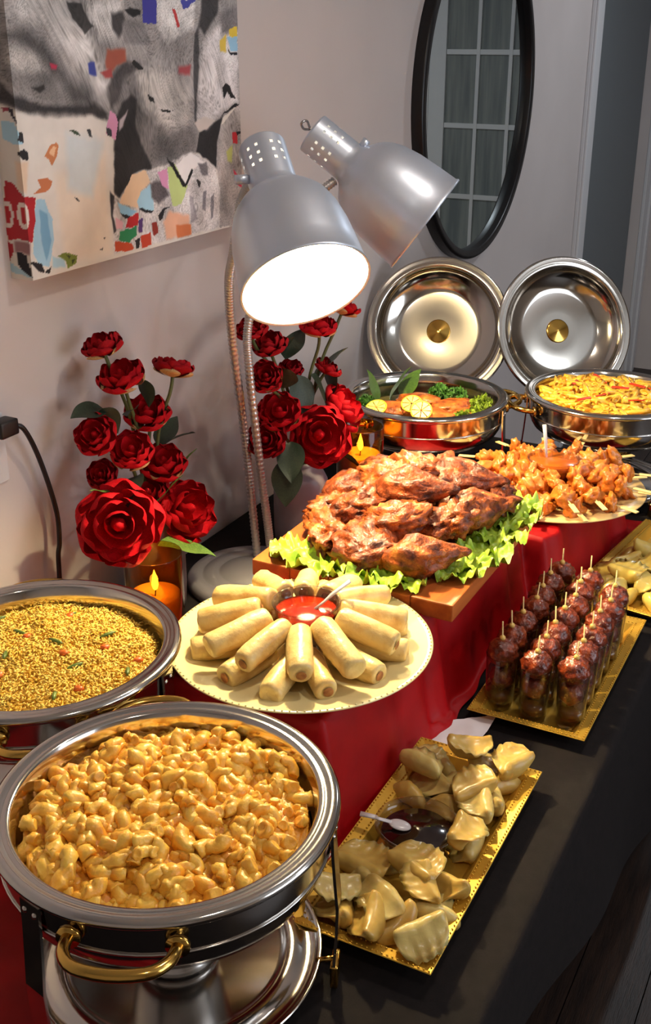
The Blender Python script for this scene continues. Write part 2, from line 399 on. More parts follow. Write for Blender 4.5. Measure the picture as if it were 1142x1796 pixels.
 ((30,28,32),0,[(1.689,0.761),(1.736,0.75),(1.728,0.746),(1.701,0.752)]),
 ((190,40,45),0,[(1.654,0.745),(1.689,0.753),(1.684,0.729),(1.647,0.731)]),
 ((232,180,195),0,[(1.619,0.753),(1.641,0.742),(1.639,0.731),(1.62,0.732)]),
 ((50,140,90),0,[(1.629,0.728),(1.68,0.729),(1.678,0.714),(1.656,0.703),(1.624,0.712)]),
 ((200,80,45),0,[(1.614,0.712),(1.662,0.702),(1.668,0.692),(1.644,0.688),(1.612,0.696)]),
 ((90,60,120),0,[(1.687,0.74),(1.7,0.742),(1.697,0.715),(1.685,0.717)]),
 ((95,88,92),6,[(1.732,0.799),(1.766,0.804),(1.788,0.773),(1.751,0.759),(1.731,0.774)]),
 ((218,150,190),0,[(1.753,0.816),(1.785,0.821),(1.787,0.782),(1.768,0.791)]),
 ((195,215,140),0,[(1.787,0.822),(1.811,0.825),(1.851,0.78),(1.826,0.75),(1.796,0.75),(1.79,0.779)]),
 ((240,236,236),0,[(1.814,0.824),(1.868,0.841),(1.913,0.821),(1.873,0.81),(1.844,0.781)]),
 ((25,24,26),0,[(1.784,0.841),(1.807,0.827),(1.843,0.786),(1.869,0.813),(1.874,0.808),(1.844,0.778),(1.834,0.781),(1.803,0.819)]),
 ((120,116,120),3,[(1.889,0.819),(1.92,0.818),(1.926,0.792),(1.903,0.795)]),
 ((45,42,46),0,[(1.883,0.791),(1.898,0.783),(1.893,0.773),(1.886,0.776)]),
 ((35,32,36),0,[(1.749,0.74),(1.768,0.751),(1.789,0.75),(1.77,0.745),(1.762,0.73),(1.751,0.727)]),
 ((235,180,150),6,[(1.785,0.743),(1.85,0.726),(1.855,0.692),(1.772,0.691),(1.765,0.725)]),
 ((215,120,75),3,[(1.804,0.712),(1.857,0.708),(1.855,0.689),(1.809,0.69)]),
 ((200,70,45),0,[(1.69,0.71),(1.724,0.711),(1.722,0.691),(1.691,0.688)]),
 ((150,50,40),0,[(1.726,0.727),(1.74,0.729),(1.747,0.708),(1.731,0.704)]),
 ((40,36,40),0,[(1.672,0.705),(1.69,0.71),(1.682,0.689),(1.674,0.689)]),
 ((150,145,150),3,[(1.854,0.763),(1.868,0.757),(1.88,0.713),(1.857,0.712)]),
 ((130,126,132),2,[(1.904,0.765),(1.916,0.766),(1.909,0.727),(1.899,0.732)]),
 ((130,126,132),2,[(1.931,0.75),(1.944,0.757),(1.938,0.71),(1.928,0.707)]),
 ((190,40,50),0,[(2.018,0.866),(2.043,0.867),(2.038,0.844),(2.021,0.845)]),
 ((30,28,30),0,[(2.035,0.869),(2.055,0.868),(2.052,0.861),(2.039,0.862)]),
 ((200,50,80),0,[(2.018,0.796),(2.038,0.781),(2.054,0.753),(2.029,0.766)]),
 ((185,190,110),4,[(1.995,0.832),(2.02,0.843),(2.014,0.809),(1.998,0.815)]),
]

CX0, CX1, CY0, CY1, CZ0, CZ1 = WX, -1.255, 1.392, 2.052, .683, 1.72
def inside(P, poly):
    x, y = P[:,0], P[:,1]; r = np.zeros(len(P), bool); n = len(poly)
    for i in range(n):
        (x0, y0), (x1, y1) = poly[i], poly[(i+1) % n]
        if y0 == y1: continue
        c = ((y0 > y) != (y1 > y)) & (x < (x1-x0)*(y-y0)/(y1-y0)+x0); r ^= c
    return r
def edge_dist(P, poly):
    d = np.full(len(P), 9.); n = len(poly)
    for i in range(n):
        a = np.array(poly[i]); b = np.array(poly[(i+1) % n]); ab = b-a; L2 = max((ab**2).sum(), 1e-9)
        t = np.clip(((P-a)@ab)/L2, 0, 1); d = np.minimum(d, np.hypot(*(P-a-t[:,None]*ab).T))
    return d
def paint(P):
    n = len(P)
    j = np.array([(noise.noise((p[0]*60, p[1]*60, 1)), noise.noise((p[0]*60, p[1]*60, 9))) for p in P])
    ang = np.array([.9+1.5*noise.noise((p[0]*4, p[1]*4, 3)) for p in P]); ca, sa = np.cos(ang), np.sin(ang)
    U = (P[:,0]*ca+P[:,1]*sa)*210; W2 = (P[:,1]*ca-P[:,0]*sa)*26
    wr = np.array([1-2.6*abs(noise.noise((u, v, 5))) for u, v in zip(U, W2)])*.7
    wr2 = np.array([fbm(Vector((p[0]*16, p[1]*16, 7)), 4) for p in P])
    col = np.tile(np.array([150,146,146.]), (n, 1)); grey = np.ones(n)
    for c, s, poly in PAINT:
        Q = P + j*(.0028 if s == 0 else .003)
        m = inside(Q, poly).astype(float)
        if s:
            dd = edge_dist(Q, poly); sg = np.where(m > 0, dd, -dd); m = np.clip(.5+sg/(s*.0012), 0, 1)
        col = col*(1-m[:,None]) + np.array(c)*m[:,None]
        sat = max(c)-min(c)
        isg = 1. if (sat <= 10 and max(c) < 206 and s != 0) or c in ((150,146,146),(165,160,160)) else 0.
        grey = grey*(1-m) + isg*m
    k = 1 + grey*(-.10 + .34*wr + .26*wr2) + (1-grey)*.05*wr2
    col = np.clip(col*k[:,None], 4, 250)
    # the two printed letters D and O on the red patch
    for (ya, yb, kind) in ((1.345, 1.3665, 'D'), (1.3745, 1.398, 'O')):
        u = (P[:,0]-(ya+yb)/2)/((yb-ya)/2); v = (P[:,1]-.786)/.021
        ring = lambda u, v, a: (np.abs(u/a)**2.4+np.abs(v/(.35+.65*a))**2.4) < 1
        if kind == 'O': m = ring(u, v, 1) & ~ring(u, v, .48)
        else:
            m = ring(np.maximum(u, -.2), v, 1) & ~(ring(np.maximum(u, -.2), v, .48) & (u > -.55)) & (np.abs(u) < 1) & (np.abs(v) < 1)
        col[m] = (226, 214, 208)
    return (col/255)**2.2
def paint_patch(name, ys, zs, fn, vfn, parent, m):
    ny, nz = len(ys), len(zs)
    YY, ZZ = np.meshgrid(ys, zs)
    V = [fn(a, b) for a, b in zip(YY.ravel(), ZZ.ravel())]
    F = [(i*ny+k, i*ny+k+1, (i+1)*ny+k+1, (i+1)*ny+k) for i in range(nz-1) for k in range(ny-1)]
    me = mesh(name, V, F, m, False)
    at = me.color_attributes.new('print', 'FLOAT_COLOR', 'POINT')
    c = np.ones((len(V), 4)); c[:,:3] = paint(np.array([vfn(a, b) for a, b in zip(YY.ravel(), ZZ.ravel())]))
    at.data.foreach_set('color', c.ravel())
    return obj(name, me, parent)
CANVAS = bpy.data.materials.new('printed canvas'); CANVAS.use_nodes = True
_n = CANVAS.node_tree; _a = _n.nodes.new('ShaderNodeAttribute'); _a.attribute_name = 'print'
_n.links.new(_a.outputs['Color'], _n.nodes['Principled BSDF'].inputs['Base Color']); _n.nodes['Principled BSDF'].inputs['Roughness'].default_value = .6
cv = thing('canvas_print', 'large canvas print of a grey elephant with torn-paper colour patches', 'wall art', (CX0, CY0, CZ0))
zs = np.concatenate([np.arange(CZ0, 1.16, .0018), np.arange(1.16, CZ1+.001, .02)])
paint_patch('printed_face', np.arange(CY0, CY1+.001, .0018), zs, lambda a, b: (CX1-CX0, a-CY0, b-CZ0), lambda a, b: (a, b), cv, CANVAS)
paint_patch('printed_side', np.linspace(0, CX1-CX0, 16), zs, lambda a, b: (a, 0, b-CZ0), lambda a, b: (CY0-(CX1-CX0-a)*.95, b), cv, CANVAS)
obj('stretcher_frame', mesh('stretcher_frame', *box(0, CX1-CX0-.001, .001, CY1-CY0, .0005, zs[-1]-CZ0), mat('canvas edge', (214,206,198), rough=.8), False), cv)

# ------------------------------------------------------------------ round mirror
mi = thing('round_mirror', 'large round wall mirror with a thin black frame reflecting a french door', 'mirror', (WX, 3.544, .362+.505-.505))
MR = .505
rot = Euler((0, PI/2, 0))
prof = [(MR-.028,.002),(MR-.03,.03),(MR-.026,.036),(MR-.004,.036),(MR,.03),(MR,.0)]
obj('mirror_frame', mesh('mirror_frame', *lathe(prof, 96), mat('black metal frame', (26,23,24), rough=.35, metal=.3)), mi, (0, 0, MR), rot)
obj('mirror_glass', mesh('mirror_glass', *lathe([(0,.012),(MR-.028,.012)], 96), mat('mirror glass', (214,222,222), rough=.0, metal=1)), mi, (0, 0, MR), rot)

# ------------------------------------------------------------------ wall outlet, plug and cord
ou = thing('wall_outlet', 'white wall outlet plate at the left edge by the rice dish', 'outlet', (WX, 1.29, .41))
obj('cover_plate', mesh('cover_plate', *cbox(0, .006, -.035, .037, -.06, .062, .002), TRIM, False), ou)
for z in (-.028, .03): obj('socket', mesh('socket', *cbox(.005, .008, -.016, .018, z-.014, z+.014, .001), TRIM, False), ou)
pc = thing('power_cord', 'black power cord hanging from the wall outlet behind the rice dish', 'cord', (WX+.008, 1.30, .452))
BLK = mat('black rubber', (22,17,18), rough=.45)
obj('plug', mesh('plug', *cbox(0, .03, -.012, .03, -.014, .014, .004), BLK), pc)
path = [(.02,.028,0),(.025,.045,-.012),(.02,.075,-.065),(.018,.1,-.14),(.018,.112,-.2),(.02,.108,-.25),(.02,.1,-.29),(.02,.1,-.44),(.05,.14,-.4455),(.16,.25,-.4465)]
obj('cable', mesh('cable', *tube(spline(path, 70), .0045, 10), BLK), pc)
# ------------------------------------------------------------------ the table and its cloths
TX0, TX1, TY0, TY1 = -1.285, -.27, .30, 2.86
tb = thing('buffet_table', 'long dark buffet table standing against the grey wall', 'table', (TX0, TY0, -T))
DW = mat('dark table wood', (38,26,20), (28,18,14), scale=8, rough=.5, stretch=(10,1,10))
obj('table_top', mesh('table_top', *cbox(.01, TX1-TX0-.02, .02, TY1-TY0-.02, T-.04, T-.006, .004), DW, False), tb)
for x in (.06, TX1-TX0-.12):
    for y in (.08, TY1-TY0-.14):
        obj('leg', mesh('leg', *cbox(x, x+.06, y, y+.06, 0, T-.041, .004), DW, False), tb)
# black cloth: top, rounded edge and a drop whose hem slants
NY = 60; rows = []
prof = [(TX0+.002, -.004)] + [(TX0+(TX1-.015-TX0)*i/12, 0.) for i in range(13)]
prof += [(TX1-.015+.015*math.sin(a), -.015+.015*math.cos(a)) for a in (PI/8, PI/4, 3*PI/8, PI/2)]
drop = 10
V = []; F = []
ys = [TY0+(TY1-TY0)*i/NY for i in range(NY+1)]
for y in ys:
    hem = -.20-(y-1.19)*.37; hem = max(min(hem, -.06), -.62)
    for x, z in prof: V.append((x, y, z))
    for k in range(1, drop+1):
        f = k/drop; z = -.015+(hem+.015)*f
        V.append((TX1+.014*f+.008*f*math.sin(y*9+1), y, z))
W_ = len(prof)+drop
for i in range(NY):
    for k in range(W_-1): F.append((i*W_+k, i*W_+k+1, (i+1)*W_+k+1, (i+1)*W_+k))
# far end drop
n0 = len(V)
for k in range(0, 7):
    for i in range(15): V.append((TX0+.002+(TX1-.004-TX0)*i/14, TY1+.006*k/6+.012*(k > 0), -.004-.4*k/6 if k else -.002))
for k in range(6):
    for i in range(14): F.append((n0+k*15+i, n0+k*15+i+1, n0+(k+1)*15+i+1, n0+(k+1)*15+i))
obj('black_tablecloth', mesh('black_tablecloth', V, F, BLACKCLOTH), label='black tablecloth covering the front of the buffet table', cat='tablecloth')

def sstep(a, b, x):
    t = min(max((x-a)/(b-a), 0), 1); return t*t*(3-2*t)
def cloth_h(x, y):
    def bump_(x0, x1, y0, y1, top, e0, e1, f0, f1):
        v = 1-sstep(x1, x1+e1, x)
        v *= sstep(x0-e0, x0, x)*sstep(y0-f0, y0, y)*(1-sstep(y1, y1+f1, y))
        return top*v
    k = .006*math.sin(y*47+2.2*math.sin(y*13))
    a = bump_(-.85, -.585+k, 1.13, 1.955, .194, .02, .045, .03, .03)
    b = bump_(-.75, -.525+k+(y-1.97)*.1, 1.96, 2.36, .134, .02, .045, .03, .03)
    return max(a, b)
def cloth():
    V = []; F = []; ny = 330; nx = 150
    for i in range(ny+1):
        y = .60+(2.44-.60)*i/ny
        xl = -1.24+.27*sstep(1.26, 1.34, y)
        xr = -.530+.006*math.sin(y*21)+.003*math.sin(y*53)
        xr += .012*math.exp(-((y-1.47)/.045)**2)
        if 1.84 < y <= 1.93: xr += .057*sstep(1.84, 1.93, y)
        if y > 1.93: xr = -.468+(y-1.97)*.12
        for k in range(nx+1):
            f = k/nx
            f = f if f < .4 else .4+(f-.4)
            x = xl+(xr-xl)*f
            h = cloth_h(x, y)
            s = sstep(-.6, -.55, x)
            z = .003+h+(.004+.004*noise.noise((x*30, y*22, 0)))*s
            fl_ = math.exp(-((y-1.44)/.07)**2)*sstep(-.60, -.565, x)*(1-sstep(xr-.012, xr, x))
            z += .010*fl_*(1+noise.noise((x*60, y*60, 4)))
            z = max(z, .003+.0015*noise.noise((x*25, y*25, 2))+.0012)
            V.append((x, y, z))
    for i in range(ny):
        for k in range(nx): F.append((i*(nx+1)+k, i*(nx+1)+k+1, (i+1)*(nx+1)+k+1, (i+1)*(nx+1)+k))
    return V, F
obj('red_tablecloth', mesh('red_tablecloth', *cloth(), RED), label='red cloth draped over the raised back part of the buffet', cat='tablecloth')
# crumpled white paper under the dumpling tray
def sheet():
    V = []; F = []; nx, ny = 24, 60
    for i in range(nx+1):
        x = -.575+.112*i/nx; yt = 1.432+(x+.575)*.86+.006*noise.noise((x*70, 1, 0))
        for k in range(ny+1):
            y = 1.05+(yt-1.05)*k/ny
            V.append((x+.004*noise.noise((y*25, x*10, 2)), y, .0068+.0012*noise.noise((x*45, y*45, 5))+.004*max(0, (y-1.42)/.1)*(1+noise.noise((x*30, y*30, 8)))))
    for i in range(nx):
        for k in range(ny): F.append((i*(ny+1)+k, i*(ny+1)+k+1, (i+1)*(ny+1)+k+1, (i+1)*(ny+1)+k))
    return V, F
obj('paper_napkin', mesh('paper_napkin', *sheet(), mat('white paper', (232,226,228), rough=.8)), label='crumpled white paper napkin sticking out under the near gold tray', cat='napkin')

# ------------------------------------------------------------------ chafing dishes
def chafing(cx, cy, handles, legs, label, hooks=None):
    t = thing('chafing_dish', label, 'chafing dish', (cx, cy, .004), None, 'round steel chafing dishes')
    obj('food_pan', mesh('food_pan', *lathe([(.190,.240),(.197,.242),(.1995,.246),(.199,.250),(.195,.253),(.188,.2535),(.184,.251),(.181,.2515),(.176,.252),(.1735,.249),(.1725,.243),(.170,.238),(.169,.225),(.167,.195),(.160,.184),(.14,.182),(0,.182)], 96), STEEL), t)
    obj('water_pan', mesh('water_pan', *lathe([(.190,.242),(.1895,.236),(.189,.207),(.188,.198),(.184,.183),(.176,.169),(.160,.156),(.135,.150),(0,.149)], 96), STEEL), t)
    for a in handles:
        a = math.radians(a); R = Matrix.Rotation(a, 4, 'Z')
        pts = [(.184,-.056,.220),(.199,-.056,.222),(.216,-.052,.224),(.233,-.036,.2265),(.240,0,.2275),(.233,.036,.2265),(.216,.052,.224),(.199,.056,.222),(.184,.056,.220)]
        h = obj('handle', mesh('handle', *tube([R@p for p in spline(pts, 26)], .0068, 12), BRASS), t, label='brass loop handle')
        for s in (-1, 1):
            obj('handle_mount', mesh('handle_mount', *tube([R@Vector((.185, s*.056, .220)), R@Vector((.191, s*.056, .220))], .013, 12), BRASS), h)
    for a in legs:
        R = Matrix.Rotation(math.radians(a), 4, 'Z')
        g = G(); w2 = .015
        zs_ = [.234,.2,.16,.12,.08,.05,.03]; rs = [.1905,.1915,.194,.197,.196,.194,.193]
        V = []; F = []
        for z, r in zip(zs_, rs):
            V += [(r,-w2,z),(r+.0035,-w2,z),(r+.0035,w2,z),(r,w2,z)]
        for i in range(len(zs_)-1):
            for k in range(4): F.append((i*4+k, i*4+(k+1)%4, i*4+4+(k+1)%4, i*4+4+k))
        F += [(0,1,2,3),(len(V)-4,len(V)-1,len(V)-2,len(V)-3)]
        g.add((V, F), R)
        l = obj('leg', g.me('leg', STEEL, False), t)
        obj('foot', mesh('foot', *[[tuple(R@Vector(v)) for v in q] if i == 0 else q for i, q in enumerate(cbox(.190,.2,-w2-.001,w2+.001,0,.034,.003))], BRASS), l, label='brass foot')
        for s in (-1, 1):
            obj('rivet', mesh('rivet', *[[tuple(R@(Vector(v)*.0042+Vector((.1925, s*.008, .222)))) for v in q] if i == 0 else q for i, q in enumerate(ICO[2])], STEEL), l)
    obj('stand_ring', mesh('stand_ring', *lathe([(.188,.2015),(.1905,.2015),(.1905,.2045),(.188,.2045),(.188,.2015)], 72), STEEL), t)
    sh = obj('base_plate', mesh('base_plate', *lathe([(0,.024),(.125,.024),(.132,.028),(.138,.03),(.146,.03),(.152,.026),(.16,.024),(.172,.026),(.176,.031),(.178,.029),(.174,.021),(.12,.019),(0,.019)], 72), STEEL), t)
    for a in legs:
        R = Matrix.Rotation(math.radians(a), 4, 'Z')
        obj('bolt', mesh('bolt', *tube([R@Vector((.172,0,.027)), R@Vector((.196,0,.034))], .0035, 8), BRASS), sh)
    obj('fuel_holder', mesh('fuel_holder', *lathe([(0,.0245),(.05,.0245),(.052,.03),(.048,.034),(.045,.045),(.045,.085),(.047,.088),(.043,.088),(.042,.05),(0,.05)], 40), STEELB), t)
    if hooks:
        for p in hooks:
            h = [(Vector(q)-Vector((cx, cy, .004))) for q in p]
            obj('lid_hook', mesh('lid_hook', *tube(spline(h, 16), .003, 8), STEEL), t)
    return t
MAC = (-.636, .836); RICE = (-.996, 1.043); SAL = (-.962, 2.384); PAS = (-.575, 2.605)
chafing(*MAC, (130, -69), (20, 140, 258), 'round steel chafing dish of macaroni and cheese in the foreground')
chafing(*RICE, (132, -50), (12, 130, 250), 'round steel chafing dish of yellow rice at the left edge')
LID1 = (-1.099, 2.807, .307); LID2 = (-.79, 2.965, .305)
n1 = Vector((.34, -.84, .42)).normalized(); n2 = Vector((.62, -.70, .36)).normalized()
def lid_low(c, n):
    d = Vector((0,0,-1)); d = (d-n*d.dot(n)).normalized(); s = n.cross(d)
    return Vector(c)+d*.197, s
hk = []
for (c, n, dish) in ((LID1, n1, SAL), (LID2, n2, PAS)):
    lo, s = lid_low(c, n); out = []
    for k in (-.05, .05):
        e = lo+s*k+n*.012; b = lo+s*k-n*.006; dd = (Vector((e.x, e.y, 0))-Vector((*dish, 0))); dd.normalize()
        root = Vector((dish[0]+dd.x*.188-s.x*0, dish[1]+dd.y*.188, .20))
        out.append([root, (root+e)/2+Vector((0,0,-.045)), e+Vector((0,0,-.014)), b+Vector((0,0,-.012)), b-n*.012+Vector((0,0,.012))])
    hk.append(out)
chafing(*SAL, (43, 232), (8, 100, 205), 'round steel chafing dish of salmon and greens beside the far candle', hk[0])
chafing(*PAS, (208, 28), (200, 325, 85), 'round steel chafing dish of penne pasta at the right edge', hk[1])

LIDP = [(0,.050),(.05,.0497),(.105,.0485),(.117,.0465),(.121,.0445),(.142,.036),(.160,.022),(.168,.008),(.1705,.002),(.178,.001),(.186,.003),(.192,.0),(.197,.001),(.198,.005),(.194,.008),(.186,.008),(.176,.007),(.172,.012),(.161,.028),(.137,.043),(.10,.053),(.05,.059),(0,.060)]
for c, n, lab in ((LID1, n1, 'steel chafing dish lid propped up behind the salmon, showing its hollow inside'), (LID2, n2, 'steel chafing dish lid propped up behind the penne, showing its hollow inside')):
    t = thing('dome_cover', lab, 'dish cover', c, qdir(-n, 0, 'Z', 'Y'), 'chafing dish covers')
    obj('lid_shell', mesh('lid_shell', *lathe(LIDP, 96), mat('lid steel', (190,183,174), rough=.12, metal=1)), t)
    obj('knob_plate', mesh('knob_plate', *lathe([(0,.046),(.006,.0455),(.008,.0465),(.030,.0465),(.033,.048),(.033,.0505)], 40), BRASS), t, label='round brass plate')
    obj('knob', mesh('knob', *lathe([(.012,.059),(.01,.07),(.016,.078),(.021,.09),(.017,.099),(0,.102)], 24), BRASS), t)

# ------------------------------------------------------------------ double-headed heat lamp
LA_M, LA_D = Vector((-.828, 1.537, .688)), Vector((0.5547, -0.4915, -0.6714)).normalized()
LB_M, LB_D = Vector((-.855, 2.085, .705)), Vector((.772, .228, -.60)).normalized()
LBASE = Vector((-1.085, 1.765, 0))
lamp = thing('heat_lamp', 'double-headed gooseneck heat lamp with two silver bell shades', 'lamp', LBASE)
GREYP = mat('grey plastic', (120,116,120), rough=.5)
obj('base', mesh('base', *lathe([(0,.0),(.128,.0),(.132,.006),(.131,.02),(.124,.027),(.104,.029),(.102,.0265),(.098,.0265),(.096,.030),(.07,.032),(.068,.0295),(.064,.0295),(.062,.033),(.03,.035),(0,.035)], 72), GREYP), lamp, (0,0,.001))
SHR = .104
outp = [(.040,-.012),(.0405,-.002),(.044,.005),(.053,.012),(.067,.022),(.081,.040),(.091,.066),(.0975,.10),(.1015,.145),(SHR,.182),(SHR+.003,.186),(SHR+.002,.189),(SHR-.001,.188)]
inp = [(r-.0022, z) for r, z in outp[:-3]] + [(SHR-.002,.187)]
def neck_mesh():
    n = 48; rows_ = 15; L_ = .082; V = []; F = []
    for i in range(rows_+1):
        z = -L_+L_*i/rows_
        for k in range(n): V.append((.040*math.cos(2*PI*k/n), .040*math.sin(2*PI*k/n), z-.010))
    for i in range(rows_):
        for k in range(n):
            if k % 8 in (0, 3) and i in (3, 6, 9): continue      # vent holes
            j = (k+1) % n
            F.append((i*n+k, i*n+j, (i+1)*n+j, (i+1)*n+k))
    m = len(V)
    V2, F2 = lathe([(0,-L_-.014),(.034,-L_-.014),(.039,-L_-.012),(.040,-L_-.010)], n)
    return V+V2, F+[tuple(i+m for i in f) for f in F2]
def head(M, D, watts, sw):
    q = qdir(D, 0, 'Z', 'Y'); org = M-D*.188
    R = q.to_matrix().to_4x4(); loc = org-LBASE
    s = obj('shade', mesh('shade', *lathe(outp, 72), ALU), lamp, loc, q, label='silver bell shade')
    obj('shade_liner', mesh('shade_liner', *lathe(inp[::-1], 72), LINER), s)
    obj('neck', mesh('neck', *neck_mesh(), ALU), s)
    b = obj('bulb', mesh('bulb', *lathe([(0,.125),(.02,.122),(.036,.112),(.043,.098),(.041,.08),(.03,.055),(.018,.035),(.016,.005),(.014,.0)], 36), mat('lit bulb', (255,236,205), emit=14)), s)
    obj('socket', mesh('socket', *lathe([(0,-.04),(.019,-.04),(.02,.012),(.016,.014),(0,.014)], 24), mat('bulb socket', (210,200,185), rough=.5)), s)
    l = bpy.data.lights.new('heat_bulb_light', 'POINT'); l.energy = watts; l.color = HEAT_COL; l.shadow_soft_size = .02
    o = bpy.data.objects.new('heat_bulb_light', l); C.objects.link(o); o.parent = s; o.location = (0, 0, .155)
    if sw:
        obj('switch', mesh('switch', *tube(spline([(.0,.0,-.09),(.004,.004,-.105),(-.008,.012,-.115),(-.016,.004,-.12),(-.006,-.004,-.112),(.004,.0,-.103)], 24), .0025, 8), STEEL), s)
    obj('collar', mesh('collar', *tube([(-.040,0,-.03),(-.062,0,-.03)] if not sw else [(0,.036,-.0),(.0,.055,-.0)], .008, 10), ALU), s)
    return R, org
head(LA_M, LA_D, HEAT_A, False)
head(LB_M, LB_D, HEAT_B, True)
def goose(pts, r=.0085):
    P = spline(pts, 60); L_ = sum((b-a).length for a, b in zip(P, P[1:])); n = int(L_/.0017)
    P = spline(pts, n)
    return tube([p-LBASE for p in P], [r*(1+.10*math.sin(i*PI/2)) for i in range(len(P))], 10)
GN = mat('gooseneck metal', (190,186,184), rough=.3, metal=.7)
obj('gooseneck', mesh('gooseneck', *goose([(-1.098,1.815,.03),(-1.112,1.818,.18),(-1.122,1.815,.319),(-1.098,1.745,.517),(-1.07,1.695,.637),(-1.045,1.674,.70),(-1.02,1.665,.79),LA_M-LA_D*.215-Vector((.045,-.02,.0))]), GN), lamp)
obj('gooseneck', mesh('gooseneck', *goose([(-1.072,1.828,.03),(-1.075,1.82,.12),(-1.081,1.804,.258),(-1.09,1.789,.451),(-1.093,1.796,.543),(-1.08,1.84,.66),(-1.07,1.93,.73),LB_M-LB_D*.2+Vector((-.015,-.02,-.04))]), GN), lamp)

# ------------------------------------------------------------------ candles, vases and roses
AMBER = glass('amber glass', (238,208,140), .02, 2.2)
def candle(x, y, h, wax, label):
    t = thing('candle_holder', label, 'candle', (x, y, .006), None, 'amber glass candles')
    obj('glass_cylinder', mesh('glass_cylinder', *lathe([(0,.0),(.05,.0),(.052,.004),(.0525,h-.002),(.0515,h),(.0500,h-.002),(.0495,.012),(0,.01)], 56), AMBER), t)
    obj('wax', mesh('wax', *lathe([(0,.0125),(.046,.0125),(.0465,wax-.003),(.044,wax),(.03,wax-.004),(0,wax-.006)], 40), mat('candle wax', (226,152,66), rough=.5, sss=.2)), t)
    obj('wick', mesh('wick', *tube([(0,0,wax-.007),(.001,0,wax+.002),(.002,.001,wax+.01)], .0012, 6), BLK), t)
    f = obj('flame', mesh('flame', *lathe([(0,-.004),(.004,.0),(.0065,.008),(.0055,.018),(.003,.028),(0,.038)], 16), mat('flame', (255,206,84), emit=9)), t, (.001,0,wax+.009))
    l = bpy.data.lights.new('flame_light', 'POINT'); l.energy = .22; l.color = (1,.6,.22); l.shadow_soft_size = .008
    o = bpy.data.objects.new('flame_light', l); C.objects.link(o); o.parent = t; o.location = (0,0,wax+.03)
candle(-1.085, 1.435, .205, .125, 'lit amber glass candle in front of the left rose vase')
candle(-1.0, 2.105, .25, .185, 'lit amber glass candle beside the salmon chafing dish')

VASE = mat('ribbed grey vase', (150,138,144), (138,126,132), scale=10, rough=.35)
def vase(x, y, label):
    t = thing('vase', label, 'vase', (x, y, .001), None, 'ribbed flower vases')
    obj('vase_body', mesh('vase_body', *lathe([(0,.0),(.052,.0),(.057,.006),(.060,.05),(.060,.12),(.058,.155),(.050,.172),(.036,.182),(.032,.192),(.034,.199),(.0305,.2),(.029,.19),(.03,.175),(.02,.12),(0,.12)], 96, lambda i: 1+.012*(1 if i % 2 else -1)), VASE), t)
vase(-1.205, 1.60, 'ribbed grey vase behind the left candle')
vase(-1.085, 1.985, 'ribbed grey vase of roses behind the heat lamp goosenecks')

PETR = mat('red petal', (204,5,24), (160,3,16), scale=40, rough=.75, sss=.1, spec=.2)
PETD = mat('deep red petal', (178,4,20), (134,2,13), scale=40, rough=.75, sss=.1, spec=.2)
PETC = mat('cream petal underside', (206,182,118), (190,120,80), scale=25, rough=.6)
LEAFD = mat('dark leaf', (52,66,48), (40,54,40), scale=30, rough=.5)
LEAFG = mat('green leaf', (104,132,56), (66,96,40), scale=25, rough=.5)
STEMM = mat('flower stem', (92,98,52), rough=.6)
def petal(rho, zeta, alpha, wave, m, seed):
    n = 8; V = []; F = []
    for i in range(n+1):
        t = i/n
        w_ = (math.sin(PI*min(t*.74+.13, 1)))**.7
        for k in range(n+1):
            s = k/n*2-1
            th = s*alpha*w_*(1.15-.25*t)
            edge = 1-.10*s*s*(t**3)
            r = rho*(math.sin(t*PI*.64)**.8)*(1+.05*wave*math.sin(s*4+seed)*t*t)*edge + .04
            z = zeta*(t**1.15)*edge+.03*wave*math.sin(s*5+seed*2)*t*t
            V.append((r*math.cos(th), r*math.sin(th), z))
    for i in range(n):
        for k in range(n): F.append((i*(n+1)+k, i*(n+1)+k+1, (i+1)*(n+1)+k+1, (i+1)*(n+1)+k))
    return mesh('petal', V, F, m)
PET = {}
for nm, m in (('r', PETR), ('d', PETD)):
    PET[nm] = [petal(1.05, .66, .66, 1, m, 1), petal(.86, .86, .76, 1, m, 2), petal(.62, .94, .9, .8, m, 3), petal(.36, .94, 1.25, .6, m, 4)]
BUD = {k: mesh('bud', [(x*.2, y*.2, z*.42+.40) for x, y, z in blob((1,1,1), 2, .3, 2, 3)[0]], ICO[2][1], m) for k, m in (('r', PETR), ('d', PETD))}
PETU = petal(.94, .40, .6, .5, PETC, 5)
def leaf_mesh(m, L_=1, W=.33, fold=.2, droop=.2, teeth=0):
    n = 12; V = []; F = []
    for i in range(n+1):
        t = i/n; wd = W*math.sin(PI*t**.8)**.85*(1+(.06*(i % 2) if teeth else 0)) if 0 < i < n else .012
        for k in range(-2, 3):
            s = k/2
            V.append((L_*t, wd*s, fold*wd*abs(s)-droop*t*t+.02*math.sin(t*9)*abs(s)))
    for i in range(n):
        for k in range(4): F.append((i*5+k, i*5+k+1, (i+1)*5+k+1, (i+1)*5+k))
    return mesh('leaf', V, F, m)
LF = {'d': leaf_mesh(LEAFD), 'g': leaf_mesh(LEAFG, W=.36, teeth=1), 'b': leaf_mesh(LEAFG, W=.06, droop=.1)}
